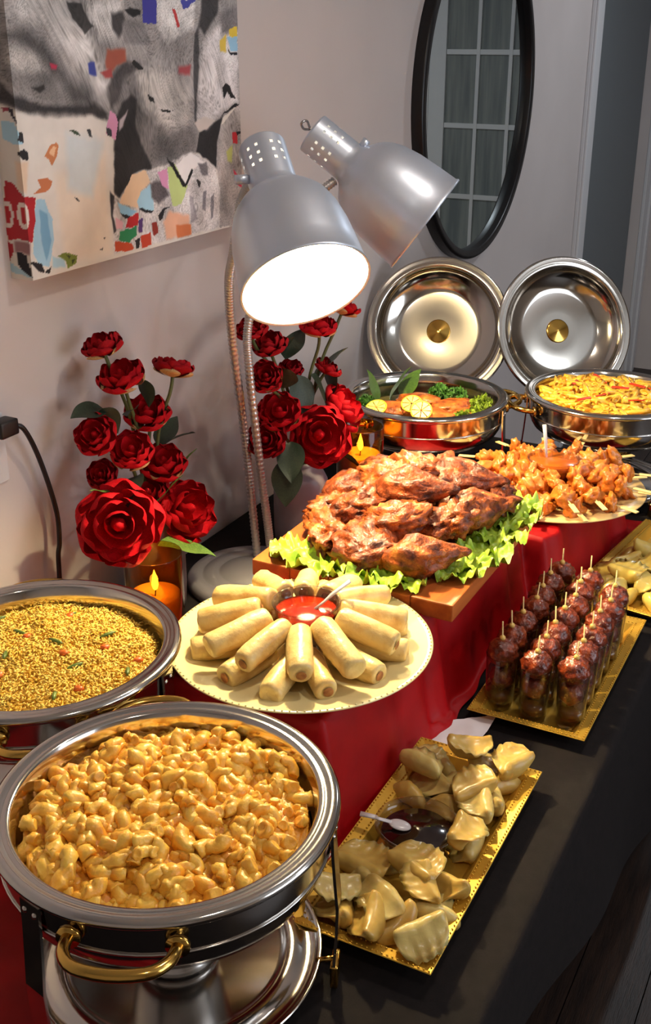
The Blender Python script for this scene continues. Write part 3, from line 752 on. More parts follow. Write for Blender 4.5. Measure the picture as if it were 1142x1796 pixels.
def rose(mouth, p, r, axis, kind, label, group, leaves=(), cream=True):
    rg = random.Random(int(p[1]*1e4)+int(p[2]*1e3))
    p = Vector(p); mo = Vector(mouth); t = thing('rose', label, 'flower', mo, None, group)
    ax = Vector(axis).normalized(); q = qdir(ax, rg.uniform(0, 6), 'Z', 'Y'); hd = p-ax*r*.45
    rel = hd-mo; mid = rel*.5+Vector((rel.x*-.12, rel.y*-.12, .02))
    obj('stem', mesh('stem', *tube(spline([(0,0,-.06), mid, rel-ax*.03, rel+ax*.004], 14), [.0035]*15, 7), STEMM), t)
    for lay, cnt in enumerate((5, 5, 4, 3)):
        for k in range(cnt):
            a = 2*PI*(k/cnt)+lay*.7+rg.uniform(-.15, .15)
            obj('petal', PET[kind][lay], t, rel, q @ Quaternion((0,0,1), a) @ Quaternion((0,1,0), rg.uniform(-.1,.12)), r*rg.uniform(.94, 1.06))
    obj('bud', BUD[kind], t, rel, q, r)
    if cream:
        for k in range(4): obj('outer_petal', PETU, t, rel-ax*r*.03, q @ Quaternion((0,0,1), k*PI/2+.5), r*1.02, label='cream underside petal')
    for (lp, d, L_, kd) in leaves:
        lp = Vector(lp); f = Vector(d).normalized()
        base = lp-f*L_*.5
        obj('leaf', LF[kd], t, base-mo, qdir(f, rg.uniform(-.6,.6)), L_)
m1 = (-1.205, 1.60, .195); m2 = (-1.085, 1.985, .195)
S = (.25, -.3, .92); FRN = (.5, -.68, .55)
G1, G2 = 'roses in the left vase', 'roses in the vase behind the lamp'
L1 = [
 ((-1.23,1.521,.546), .036, (-.15,-.25,.95), 'd', 'topmost small red rose of the left bouquet, leaning towards the wall', [((-1.22,1.46,.447), (-.1,-.9,.2), .075, 'd')], True),
 ((-1.2,1.532,.492), .042, (.05,-.35,.93), 'r', 'red rose second from the top of the left bouquet', [((-1.2,1.492,.425), (0,.5,-.7), .06, 'd'), ((-1.18,1.578,.455), (0,.4,-.8), .06, 'd')], True),
 ((-1.17,1.652,.481), .038, (.0,.35,.9), 'd', 'red rose with cream underside at the upper right of the left bouquet', [((-1.17,1.512,.44), (.2,-.8,.2), .055, 'd')], True),
 ((-1.2,1.60,.405), .042, (.2,-.35,.9), 'r', 'red rose in the upper middle of the left bouquet', [((-1.2,1.66,.352), (0,.6,.6), .075, 'd')], True),
 ((-1.2,1.448,.408), .036, (.15,-.75,.55), 'r', 'red rose bud standing out at the far left of the left bouquet', [], False),
 ((-1.17,1.507,.365), .04, (.3,-.5,.8), 'r', 'red rose in the centre of the left bouquet, cup facing forward', [((-1.19,1.685,.335), (.2,.8,.2), .07, 'd')], True),
 ((-1.17,1.60,.31), .042, (.3,-.3,.88), 'r', 'wide red rose right of centre in the left bouquet', [((-1.15,1.47,.31), (.2,-.6,-.1), .085, 'd')], True),
 ((-1.21,1.466,.325), .028, (.2,-.6,.6), 'd', 'small dark red rose half hidden on the left bouquet', [((-1.17,1.42,.32), (.1,-.8,.45), .08, 'b')], False),
 ((-1.14,1.416,.262), .070, (.6,-.68,.35), 'r', 'largest red rose, low on the left of the left bouquet', [], False),
 ((-1.13,1.615,.215), .060, (.7,-.2,.5), 'r', 'large red rose low on the right of the left bouquet', [((-1.09,1.55,.175), (.7,.6,-.1), .11, 'g'), ((-1.14,1.55,.27), (.3,.5,.6), .1, 'b')], False),
 ((-1.18,1.56,.26), .040, (.2,-.4,.7), 'd', 'dark red rose tucked behind the leaves of the left bouquet', [((-1.15,1.5,.24), (.3,-.1,.8), .1, 'b'), ((-1.15,1.62,.30), (.2,.6,.5), .1, 'b')], False),
]
for p, r, ax, kd, lab, lv, cr in L1: rose(m1, p, r, ax, kd, lab, G1, lv, cr)
L2 = [
 ((-1.11,1.838,.519), .031, (.1,-.4,.9), 'd', 'red rose at the upper left of the bouquet behind the lamp', [((-1.09,1.93,.475), (.2,-.6,.4), .07, 'd')], False),
 ((-1.10,1.885,.48), .036, (.0,-.4,.9), 'd', 'dusky rose below the lit lamp shade, among dark leaves', [((-1.09,1.968,.465), (.1,.4,.5), .08, 'd')], False),
 ((-1.05,2.006,.494), .037, (.1,-.1,.95), 'r', 'red rose just under the rim of the lit lamp shade', [((-1.05,2.05,.41), (.2,.6,.6), .1, 'd')], True),
 ((-1.03,2.08,.52), .033, (.2,.4,.85), 'r', 'red rose highest on the right of the bouquet behind the lamp', [((-1.05,2.06,.37), (.2,.2,-.8), .08, 'd')], True),
 ((-1.08,1.836,.428), .033, (.3,-.6,.6), 'd', 'dusky rose on the left of the bouquet behind the goosenecks', [((-1.06,1.88,.42), (.3,-.3,.6), .08, 'd')], True),
 ((-1.05,2.045,.396), .03, (.4,.2,.8), 'd', 'small red rose on the right of the bouquet behind the lamp', [((-1.04,2.0,.36), (.3,.3,-.6), .09, 'd')], False),
 ((-1.11,1.99,.40), .027, (.2,-.3,.9), 'd', 'small dark rose deep inside the bouquet behind the lamp', [((-1.06,1.95,.36), (.3,-.2,-.6), .09, 'd')], False),
 ((-1.08,1.886,.34), .044, (.3,-.6,.7), 'r', 'rose at the middle left of the bouquet behind the lamp', [((-1.04,1.86,.25), (.3,-.6,-.5), .09, 'd')], True),
 ((-1.02,1.945,.28), .064, (.6,-.7,.4), 'r', 'largest red rose of the bouquet behind the lamp, above its vase', [((-1.0,2.06,.19), (.4,.5,-.5), .07, 'g')], False),
 ((-1.02,2.055,.312), .054, (.6,.15,.5), 'r', 'large red rose on the right of the bouquet, near the far candle', [((-1.02,2.09,.25), (.3,.4,-.7), .09, 'd')], False),
 ((-1.09,1.846,.29), .04, (.3,-.7,.4), 'd', 'lowest dusky rose at the left of the bouquet behind the lamp', [((-1.05,1.86,.2), (.2,-.4,-.8), .1, 'd')], False),
]
for p, r, ax, kd, lab, lv, cr in L2: rose(m2, p, r, ax, kd, lab, G2, lv, cr)
# ------------------------------------------------------------------ food helpers
def mound(R, z0, h, amp, freq, n=40, seed=0, skirt=.0):
    V = [(0, 0, z0+h)]; F = []; rings = n//2
    for i in range(1, rings+1):
        r = R*i/rings
        for k in range(n):
            a = 2*PI*k/n; x, y = r*math.cos(a), r*math.sin(a)
            z = z0+h*(1-(i/rings)**2)+amp*fbm(Vector((x*freq+seed, y*freq, seed*2.3)))*(1 if i < rings else .3)
            if i == rings: z -= skirt
            V.append((x, y, z))
    for k in range(n): F.append((0, 1+k, 1+(k+1) % n))
    for i in range(rings-1):
        for k in range(n):
            a = 1+i*n; j = (k+1) % n
            F.append((a+k, a+n+k, a+n+j, a+j))
    return V, F
def sunflower(n, R, rg, jit=.3):
    out = []
    for i in range(n):
        r = R*math.sqrt((i+.5)/n); a = i*2.39996+rg.uniform(-jit, jit)
        out.append((r*math.cos(a), r*math.sin(a), r))
    return out

# ------------------------------------------------------------------ macaroni and cheese
CHE = mat('cheese sauce', (226,166,52), (206,130,30), scale=35, rough=.42, bump=.6, bscale=160, sss=.1)
MACM = mat('cheesy macaroni', (238,190,80), (228,154,40), scale=45, rough=.38, bump=.35, bscale=220, sss=.15, lo=.4, hi=.7)
def macaroni(seed, span=2.3, R=.0105, r=.0064):
    rg = random.Random(seed); n = 9; k = 9; V = []; F = []; off = Vector((seed*5.1, 0, 0))
    span *= rg.uniform(.75, 1.1)
    def ring(i, rr, dx=0):
        a = -span/2+span*i/(n-1); c = Vector((R*math.sin(a), R*math.cos(a)-R, 0)); d = Vector((math.cos(a), -math.sin(a), 0)); up = Vector((0,0,1)); s = d.cross(up)
        for j in range(k):
            b = 2*PI*j/k; e = up*math.cos(b)+s*math.sin(b); p = c+d*dx+e*rr
            p += e*.0026*fbm(p*150+off); V.append(p)
    ring(0, r*.4, .0004); ring(0, r*.7, -.0004)
    for i in range(n): ring(i, r*(1.0 if 0 < i < n-1 else .96))
    ring(n-1, r*.7, .0004); ring(n-1, r*.4, -.0004)
    m = n+4
    for i in range(m-1):
        for j in range(k): F.append((i*k+j, i*k+(j+1) % k, (i+1)*k+(j+1) % k, (i+1)*k+j))
    F.append(tuple(range(k-1, -1, -1))); F.append(tuple(range(len(V)-k, len(V))))
    return V, F
MACS = [mesh('macaroni', *macaroni(s), MACM) for s in range(6)]
rg = random.Random(11)
t = thing('macaroni_and_cheese', 'golden macaroni and cheese heaped in the foreground chafing dish', 'food', (*MAC, .19))
MZ = .036
def macz(x, y): return MZ+.014*(1-(math.hypot(x, y)/.166)**2)+.013*fbm(Vector((x*18, y*18, 3)))
V, F = mound(.1655, 0, .0, 0, 1, 150)
def lumps(x, y): return .007*max(0, fbm(Vector((x*70, y*70, 8)), 2))+.004*noise.noise((x*160, y*160, 2))
obj('cheese_sauce', mesh('cheese_sauce', [(x, y, macz(x, y)+.003+lumps(x, y)-(.03 if math.hypot(x, y) > .163 else 0)) for x, y, z in V], F, CHE), t)
g = G()
for x, y, r in sunflower(420, .158, rg):
    M4 = Matrix.Translation((x, y, macz(x, y)-.002)) @ rq(rg).to_matrix().to_4x4()
    g.add(macaroni(rg.randrange(30)), M4)
obj('macaroni_layer', g.me('macaroni_layer', MACM), t, kind='stuff')
for x, y, r in sunflower(300, .158, rg, .6):
    q = Euler((rg.uniform(-.9, .9), rg.uniform(-.9, .9), rg.uniform(0, 6.3))).to_quaternion() @ (Quaternion((1,0,0), PI/2 if rg.random() < .4 else 0))
    obj('macaroni', rg.choice(MACS), t, (x, y, macz(x, y)+rg.uniform(.001, .012)), q, rg.uniform(1.0, 1.5))

# ------------------------------------------------------------------ yellow rice
RICEM = mat('yellow rice', (240,204,98), (226,176,58), scale=60, rough=.45, sss=.1, lo=.35, hi=.62)
rg = random.Random(5)
def ricz(x, y): return .034+.016*(1-(math.hypot(x, y)/.166)**2)+.006*fbm(Vector((x*16, y*16, 1)))
V, F = mound(.1655, 0, 0, 0, 1, 60)
g = G().add(([(x, y, ricz(x, y)-.002-(.03 if math.hypot(x, y) > .163 else 0)) for x, y, z in V], F))
OC = [(1,0,0),(-1,0,0),(0,1,0),(0,-1,0),(0,0,1),(0,0,-1)]; OF = [(0,2,4),(2,1,4),(1,3,4),(3,0,4),(2,0,5),(1,2,5),(3,1,5),(0,3,5)]
for x, y, r in sunflower(9000, .163, rg, 1):
    M4 = Matrix.Translation((x+rg.uniform(-.003,.003), y+rg.uniform(-.003,.003), ricz(x, y)+rg.uniform(-.001, .003))) @ Euler((rg.uniform(-.6,.6), rg.uniform(-.7,.7), rg.uniform(0, 6.3))).to_matrix().to_4x4()
    g.add(([(a*.0050*s_, b*.0017, c*.0017) for (a, b, c) in OC for s_ in (1,)], OF), M4)
obj('yellow_rice', g.me('yellow_rice', RICEM), None, (*RICE, .19), label='yellow rice heaped in the chafing dish at the left edge', cat='rice', kind='stuff')
CARR = [mesh('carrot', *blob((.0075,.006,.005), 2, .3, 2, s), mat('carrot', (220,112,38), (204,92,28), scale=60, rough=.4)) for s in range(3)]
BEAN = [mesh('bean', *blob((.013,.0035,.0035), 2, .2, 2, s), mat('green bean', (96,116,40), (76,92,30), scale=60, rough=.4)) for s in range(3)]
for i, (x, y, r) in enumerate(sunflower(10, .15, random.Random(2))):
    obj('carrot_piece', CARR[i % 3], None, (RICE[0]+x, RICE[1]+y, .19+ricz(x, y)+.003), (0, 0, i*1.3), None, 'small orange carrot piece in the yellow rice', 'carrot', 'carrot bits in the rice')
for i, (x, y, r) in enumerate(sunflower(12, .145, random.Random(9))):
    x, y = -y, x
    obj('bean_piece', BEAN[i % 3], None, (RICE[0]+x, RICE[1]+y, .19+ricz(x, y)+.003), (0, .1, i*2.1), None, 'small green bean piece in the yellow rice', 'green bean', 'green beans in the rice')

# ------------------------------------------------------------------ plate of spring rolls
PL = (-.699, 1.274, .2)
t = thing('serving_plate', 'round cream plate of spring rolls on the red cloth', 'plate', PL)
obj('plate_body', mesh('plate_body', *lathe([(0,.0),(.11,.0),(.13,.003),(.190,.017),(.197,.0195),(.198,.021),(.196,.022),(.189,.0205),(.13,.008),(.11,.005),(0,.005)], 96), mat('cream plate', (232,214,156), rough=.22, coat=.3)), t)
g = G()
for i in range(120):
    a = 2*PI*i/120; g.add(([Vector(v)*.0016+Vector((.1945*math.cos(a), .1945*math.sin(a), .0222)) for v in ICO[1][0]], ICO[1][1]))
obj('bead_trim', g.me('bead_trim', MATS['cream plate']), t)
def clear_bowl(name, label, loc, r, h, sauce, lvl, plastic=True, cat='bowl'):
    t = thing(name, label, cat, loc)
    obj('bowl_shell', mesh('bowl_shell', *lathe([(0,.0),(r*.62,.0),(r*.7,.004),(r*.92,h*.7),(r*.97,h-.003),(r*1.03,h-.002),(r*1.03,h),(r*.95,h-.001),(r*.9,h*.7),(r*.66,.006),(0,.004)], 56), glass('clear plastic', (236,234,232), .03, 1.4)), t)
    ri = r*(.66+.24*(lvl-.006)/(h*.7-.006))-.0008
    obj('sauce', mesh('sauce', *lathe([(0,.0048),(r*.64,.0065),(ri,lvl-.001),(ri-.001,lvl),(0,lvl)], 48), sauce), t)
    return t
clear_bowl('dip_bowl', 'clear bowl of red chilli dip in the middle of the spring rolls', (PL[0]+.003, PL[1]+.012, PL[2]+.006), .05, .074, mat('red chilli dip', (176,44,14), (150,30,8), scale=60, rough=.12, coat=.6), .060)
WHP = mat('white plastic spoon', (206,198,200), rough=.25)
def spoon(label, loc, d, L_=.12, roll=0):
    g = G(); V, F = tube([(0,0,0),(.02,0,0),(L_*.5,0,.002),(L_,0,.0)], [.0028,.0025,.0035,.004], 8); g.add(([(x, y*1.3, z*.6) for x, y, z in V], F))
    g2 = [(x*.016-.012, y*.011, z*.0035-.001) for x, y, z in ICO[3][0]]
    t = thing('plastic_spoon', label, 'spoon', loc, qdir(d, roll))
    obj('handle', g.me('handle', WHP), t); obj('spoon_bowl', mesh('spoon_bowl', g2, ICO[3][1], WHP), t)
spoon('white plastic spoon standing in the red chilli dip', (PL[0]+.012, PL[1]+.02, PL[2]+.064), (.5, .35, .5), .07)
ROLLM = mat('fried roll wrapper', (228,200,132), (206,158,84), scale=36, rough=.4, bump=.45, bscale=110, sss=.08, lo=.42, hi=.74, c3=(180,118,54))
FILL = mat('roll end', (178,116,56), (140,80,36), scale=120, rough=.6)
def roll(seed):
    rg = random.Random(seed); L_ = .096*rg.uniform(.94, 1.06); R = .0182*rg.uniform(.95, 1.05)
    prof = [(-.5,.30),(-.515,.55),(-.512,.80),(-.49,.93),(-.44,1.0),(-.3,1.03),(0,1.04),(.3,1.02),(.44,.99),(.49,.93),(.512,.8),(.515,.55),(.5,.3)]
    V = []; F = []; n = 20; off = Vector((seed, 0, 0))
    for x, k in prof:
        for j in range(n):
            a = 2*PI*j/n; r = R*k*(1+.07*j/n)*(1+.10*fbm(Vector((x*4, math.cos(a), math.sin(a)))*1.3+off))
            V.append((x*L_, r*math.cos(a), r*.92*math.sin(a)+.0025*math.sin(x*2.4+seed)))
    for i in range(len(prof)-1):
        for j in range(n): F.append((i*n+j, i*n+(j+1) % n, (i+1)*n+(j+1) % n, (i+1)*n+j))
    F.append(tuple(range(n-1, -1, -1))); F.append(tuple(range(len(V)-n, len(V))))
    return V, F
ROLLS = []
for s in range(5):
    V, F = roll(s); me = mesh('roll', V, F, ROLLM); ROLLS.append(me)
ENDM = mesh('roll_end', *lathe([(0,0),(.006,.0008),(.0075,0)], 12), FILL)
def spring_roll(p, d, label, seed, roll_=0):
    me = ROLLS[seed % 5]
    o = obj('spring_roll', me, None, p, qdir(d, roll_), None, label, 'spring roll', 'spring rolls on the cream plate')
    for s in (-1, 1): obj('filling', ENDM, o, (s*.0492, 0, 0), (0, s*PI/2, 0))
rg = random.Random(21)
n = 12
CLOCK = ('one','two','three','four','five','six','seven','eight','nine','ten','eleven','twelve')
for i in range(n):
    a = -PI/2+.48-2*PI*(i+1.5-6)/12+rg.uniform(-.05, .05); rr = .110+rg.uniform(-.004, .006)
    d = (math.cos(a+rg.uniform(-.1,.1)), math.sin(a), -.03)
    spring_roll((PL[0]+.002+rr*math.cos(a), PL[1]+rr*math.sin(a), PL[2]+.0255), d, "lower spring roll between %s and %s o'clock around the dip, six nearest the viewer" % (CLOCK[i], CLOCK[(i+1) % 12]), i, rg.uniform(0, 6))
CLOCK = ('one','two','three','four','five','six','seven','eight','nine','ten','eleven','twelve')
n = 12
for i in range(n):               # six o'clock is the side towards the viewer
    a = -PI/2+.48-2*PI*(i+1-6)/12+rg.uniform(-.05, .05); rr = .104+rg.uniform(-.003, .004)
    d = (math.cos(a+rg.uniform(-.15,.15)), math.sin(a), -.20)
    spring_roll((PL[0]+.002+rr*math.cos(a), PL[1]+.004+rr*math.sin(a), PL[2]+.058+rg.uniform(-.002,.003)), d, "upper spring roll at %s o'clock around the red dip, six nearest the viewer" % CLOCK[i], i+3, rg.uniform(0, 6))

# ------------------------------------------------------------------ wooden board with chicken and lettuce
BD = (-.897, 1.463, .198)
WOOD = mat('board wood', (206,114,50), (168,84,36), scale=9, rough=.38, stretch=(4,.5,4), bump=.08, bscale=60, coat=.15)
t = thing('serving_board', 'wooden serving board carrying the roast chicken on lettuce', 'board', BD)
for i in range(5):
    obj('board_stave', mesh('board_stave', *cbox(0.0735*i+.0003, .0735*(i+1)-.0003, 0, .48, 0, .03, .0025), WOOD, False), t)
CHK = [mat('roast chicken skin', (84,34,12), (166,80,28), scale=48, rough=.46, bump=1, bscale=150, coat=.1, spec=.4, c3=(204,120,54), detail=8, lo=.36, hi=.6),
       mat('dark roast chicken skin', (66,26,10), (142,64,24), scale=48, rough=.46, bump=1, bscale=150, coat=.1, spec=.4, c3=(176,92,38), detail=8, lo=.36, hi=.6)]
def drum(seed, fat=1.0):
    V, F = ICO[4]; out = []; off = Vector((seed*2.7, seed, 0))
    for v in V:
        x = v.x; r = .30+.70*sstep(.75, -.45, x) if False else (.32+.68*sstep(0, 1, (1-x)/1.5))
        if x > .8: r *= 1.25
        k = 1+.26*fbm(v*2.6+off)+.09*noise.noise(v*8+off)+.06*noise.noise(v*17+off)
        k -= .16*max(0, 1-abs(noise.noise(v*2.4+off*2))*7)
        out.append((x*.078*(1+.1*fbm(v*1.5+off)), v.y*.043*r*k*fat, v.z*.038*r*k*fat))
    return out, F
def wing(seed):
    V, F = ICO[4]; out = []; off = Vector((seed*1.9, 4, seed))
    for v in V:
        k = 1+.34*fbm(v*2.4+off)+.09*noise.noise(v*8+off)+.06*noise.noise(v*17+off)
        k -= .20*max(0, 1-abs(noise.noise(v*2.1+off*1.3))*6)
        x = v.x*.062*k; y = v.y*.042*k+.018*(v.x*v.x-.4); z = v.z*.031*k
        out.append((x, y, z))
    return out, F
DR = [mesh('drumstick', *drum(s, 1+.08*s), CHK[s % 2]) for s in range(4)]
WG = [mesh('wing', *wing(s), CHK[s % 2]) for s in range(5)]
BT = BD[2]+.03
K = [  # x, y, z above the board, heading, tilt, kind, label
 (-.80,1.555,.030, 2.2,.1,'w0','small roast chicken piece at the left front corner of the board'),
 (-.715,1.520,.032, .0,.0,'w1','roast chicken wing at the front of the pile, above the lettuce'),
 (-.605,1.545,.036, .75,.0,'d0','large roast drumstick at the front right, pointing back to the right'),
 (-.69,1.605,.060, .5,.15,'w2','roast chicken piece on top of the pile, just behind the front wing'),
 (-.775,1.640,.055, 1.0,.1,'w3','roast chicken piece in the middle left of the pile'),
 (-.685,1.680,.090, .2,.1,'d1','roast drumstick lying on the very top of the chicken pile'),
 (-.615,1.665,.055, 1.3,.2,'w4','roast chicken piece in the centre right of the pile'),
 (-.590,1.735,.048, .9,.05,'d2','roast drumstick along the right side of the board'),
 (-.64,1.80,.070, .3,.1,'d3','dark roast drumstick at the far right of the pile'),
 (-.765,1.745,.075, .4,.1,'w0','roast chicken piece at the top rear of the pile'),
 (-.70,1.835,.060, 1.8,.05,'w2','dark roast chicken piece at the far end of the board'),
 (-.835,1.645,.036, 1.4,.0,'w4','dark roast chicken piece on the left edge of the pile'),
 (-.82,1.73,.045, .9,.05,'d1','dark roast drumstick at the rear left of the pile'),
 (-.80,1.84,.050, .3,.05,'w1','dark roast chicken piece at the rear left corner of the board'),
 (-.735,1.57,.028, 2.4,.0,'d3','roast drumstick at the bottom of the pile'),
 (-.665,1.73,.035, 2.9,.0,'d0','roast drumstick underneath the chicken pile'),
 (-.74,1.69,.040, 1.7,.0,'d2','roast drumstick buried in the middle of the pile'),
 (-.60,1.83,.040, 2.5,.0,'w3','roast chicken wing at the far right corner of the pile'),
 (-.73,1.775,.085, 2.6,.0,'w4','glazed roast chicken piece on the rear top of the pile'),
]
for x, y, z, hd, ti, kd, lab in K:
    me = (DR if kd[0] == 'd' else WG)[int(kd[1])]
    obj('roast_chicken', me, None, (x, y, BT+z), qdir((math.cos(hd), math.sin(hd), ti), random.Random(int(x*999)).uniform(-.5,.5)), None, lab, 'chicken', 'roast chicken on the board')
LET = mat('lettuce', (178,200,66), (126,160,42), scale=24, rough=.42, bump=.4, bscale=70, sss=.1, c3=(196,208,96))
def lettuce(seed, R=.06):
    n = 84; rings = 14; V = [(0,0,.006)]; F = []; off = seed*3.3
    for i in range(1, rings+1):
        f = i/rings
        for k in range(n):
            a = 2*PI*k/n; rr = R*f*(1+.25*noise.noise((math.cos(a)*1.5+off, math.sin(a)*1.5, 0)))
            z = .006+.012*f**1.5*math.sin(a*6+off+2*noise.noise((a, off, 1)))+.005*f**2*math.sin(a*17+off*2)+.003*f**4*math.sin(a*29+off)+.018*f*noise.noise((rr*80*math.cos(a)+off, rr*80*math.sin(a), 2))
            V.append((rr*math.cos(a), rr*math.sin(a), max(z+.012*f, .0005+.002*f)))
    for k in range(n): F.append((0, 1+k, 1+(k+1) % n))
    for i in range(rings-1):
        for k in range(n):
            a = 1+i*n; j = (k+1) % n; F.append((a+k, a+n+k, a+n+j, a+j))
    return mesh('lettuce', V, F, LET)
LETS = [lettuce(s) for s in range(4)]
LL = [(-.838,1.512,.75,'left front corner of the board'),(-.775,1.498,1.05,'front left of the board, before the small chicken piece'),(-.725,1.487,.8,'front edge of the board, left of its middle'),(-.672,1.492,1.0,'front edge of the board under the wing'),(-.634,1.50,.8,'front of the board beside the large drumstick'),
 (-.567,1.565,.7,'right front of the board, nearest its corner'),(-.562,1.60,.85,'right side of the board beside the large drumstick'),(-.552,1.665,.85,'middle of the right board edge'),(-.553,1.735,.9,'right board edge below the side drumstick'),(-.552,1.80,.85,'right board edge towards the skewers'),(-.555,1.87,.75,'far right corner of the board'),(-.61,1.885,.8,'far edge of the board by the skewers')]
for i, (x, y, s, w_) in enumerate(LL):
    obj('lettuce_leaf', LETS[i % 4], None, (x, y, BT), (0, 0, i*1.7), s, 'curly green lettuce leaf at the '+w_, 'lettuce', 'lettuce leaves on the board')

# ------------------------------------------------------------------ plate of chicken skewers
SK = (-.588, 2.205, .138)
t = thing('skewer_plate', 'round shallow platter full of chicken skewers on the red cloth', 'plate', SK)
obj('plate_body', mesh('plate_body', *lathe([(0,.0),(.13,.0),(.15,.003),(.195,.012),(.2,.015),(.199,.017),(.15,.008),(.13,.005),(0,.005)], 80), mat('tan platter', (214,178,120), rough=.3)), t)
ORG = mat('grilled chicken chunk', (216,132,44), (190,92,22), scale=40, rough=.38, bump=.6, bscale=110, coat=.25, c3=(226,160,74))
CHN = [mesh('chunk', *blob((.022,.017,.0125), 3, .6, 1.9, s, .10, 4), ORG) for s in range(6)]
BAM = mat('bamboo', (232,206,146), (216,184,118), scale=30, rough=.5, stretch=(1,12,12))
STK = G().add(tube([(-.075,0,0),(.062,0,0)], .0016, 7)).add(cbox(.06,.098,-.0055,.0055,-.0014,.0014,.001)).me('stick', BAM)
rg = random.Random(31)
def skewer(x, y, z, a, tilt, ring):
    t = thing('chicken_skewer', ring, 'skewer', (x, y, z), qdir((math.cos(a), math.sin(a), tilt)), 'chicken skewers on the platter')
    obj('stick', STK, t)
    for k in range(4):
        obj('chicken_piece', rg.choice(CHN), t, (-.056+.03*k, rg.uniform(-.004,.004), rg.uniform(-.002,.003)), rq(rg), rg.uniform(.85, 1.12))
n = 12
for i in range(n):
    a = -PI/2+.38-2*PI*(i+1.5-6)/12+rg.uniform(-.06,.06); r = .118+rg.uniform(-.006,.008)
    skewer(SK[0]+r*math.cos(a), SK[1]+r*math.sin(a), SK[2]+.024, a, .02, "lower chicken skewer between %s and %s o'clock, six nearest the viewer" % (CLOCK[i], CLOCK[(i+1) % 12]))
n = 12
for i in range(n):
    a = -PI/2+.38-2*PI*(i+1-6)/12+rg.uniform(-.06,.06); r = .120+rg.uniform(-.006,.006)
    skewer(SK[0]+r*math.cos(a), SK[1]+r*math.sin(a), SK[2]+.053, a+rg.uniform(-.2,.2), -.06, "upper chicken skewer at %s o'clock around the orange sauce, six nearest the viewer" % CLOCK[i])
clear_bowl('sauce_bowl', 'small bowl of orange sauce in the middle of the skewers', (SK[0], SK[1], SK[2]+.006), .054, .074, mat('orange sauce', (192,96,22), (172,80,16), scale=30, rough=.2, coat=.4), .068)
spoon('white plastic spoon standing in the orange sauce', (SK[0]-.018, SK[1]+.01, SK[2]+.070), (-.12, .1, .6), .075)

# ------------------------------------------------------------------ salmon, lemon and greens
rg = random.Random(41)
SALM = mat('glazed salmon', (116,50,16), (192,100,34), scale=40, rough=.45, bump=.9, bscale=120, coat=.1, spec=.4, c3=(210,132,52), detail=7, lo=.36, hi=.6)
SZ = .216
obj('herb_bed', mesh('herb_bed', *mound(.1655, 0, .006, .006, 30, 48, 3, .03), mat('green herb bed', (92,84,30), (70,62,22), scale=40, rough=.5)), None, (*SAL, SZ-.012), label='bed of cooked herbs under the salmon', cat='greens')
for i, (x, y, a, s, lab) in enumerate(((-.05,-.055,.2,1.0,'darkest salmon fillet at the near left of the far dish'),(.045,-.06,-.3,1.0,'salmon fillet under the lemon slices at the near side of the far dish'),(.06,.03,.7,.9,'orange salmon fillet at the right of the far dish'),(-.03,.035,.1,.9,'salmon fillet at the back of the far dish'),(.105,-.02,1.3,.7,'small salmon fillet against the right rim of the far dish'))):
    V, F = blob((.062,.034,.016), 4, .16, 2, i+3, .03, 7)
    obj('salmon_fillet', mesh('salmon_fillet', V, F, SALM), None, (SAL[0]+x, SAL[1]+y, SZ+.011), (.05, -.05, a), s, lab, 'salmon', 'salmon fillets in the far dish')
RIND = mat('lemon rind', (226,182,50), rough=.4); FLESH = mat('lemon flesh', (240,216,128), (228,196,90), scale=40, rough=.3, coat=.3)
def lemon(x, y, z, q, lab):
    t = thing('lemon_slice', lab, 'lemon', (SAL[0]+x, SAL[1]+y, z), q, 'lemon slices on the salmon')
    obj('rind', mesh('rind', *lathe([(.023,-.002),(.0255,-.002),(.0255,.002),(.023,.002),(.023,-.002)], 32), RIND), t)
    for k in range(8):
        V = []; a0 = 2*PI*k/8+.06; a1 = 2*PI*(k+1)/8-.06
        top = [(.002*math.cos((a0+a1)/2), .002*math.sin((a0+a1)/2))]+[(.0222*math.cos(a0+(a1-a0)*j/4), .0222*math.sin(a0+(a1-a0)*j/4)) for j in range(5)]
        V = [(px, py, .0018) for px, py in top]+[(px, py, -.0018) for px, py in top]; m = len(top)
        F = [tuple(range(m)), tuple(range(2*m-1, m-1, -1))]+[(j, j+m, (j+1) % m+m, (j+1) % m) for j in range(m)]
        obj('segment', mesh('segment', V, F, FLESH, False), t)
lemon(-.005, -.068, SZ+.034, qdir((.1,-.5,.8), 0, 'Z', 'Y'), 'lemon slice lying on the middle of the salmon')
lemon(.035, -.105, SZ+.034, qdir((.15,-.6,.7), 0, 'Z', 'Y'), 'lemon slice tilted up nearest the front rim on the salmon')
lemon(-.075, -.115, SZ+.028, qdir((.0,-.4,.8), 0, 'Z', 'Y'), 'lemon slice at the left rim on the salmon')
PARS = mat('parsley', (66,112,38), (44,84,26), scale=50, rough=.5); SPIN = mat('spinach leaf', (74,104,40), (52,80,30), scale=20, rough=.4); LETG = mat('frilly lettuce', (128,150,40), (100,124,30), scale=30, rough=.45)
def parsley(R, n, m, seed):
    rg = random.Random(seed); g = G()
    for i in range(n):
        v = Vector((rg.gauss(0,1), rg.gauss(0,1), abs(rg.gauss(0,1)))).normalized()*R*rg.uniform(.4, 1)
        s = rg.uniform(.004,.008); q = rq(rg)
        P = [v+q@Vector(p)*s for p in ((-1,0,0),(0,.6,.2),(1,0,.4),(.2,-.6,.2),(.4,.5,.6),(1.5,.3,0))]
        g.add((P, [(0,3,2,1),(1,2,4),(2,5,4)]))
    g.add(([v*R*.6 for v in ICO[2][0]], ICO[2][1]))
    return g.me('herb', m)
P1 = parsley(.028, 260, PARS, 1); P2 = parsley(.025, 200, LETG, 2)
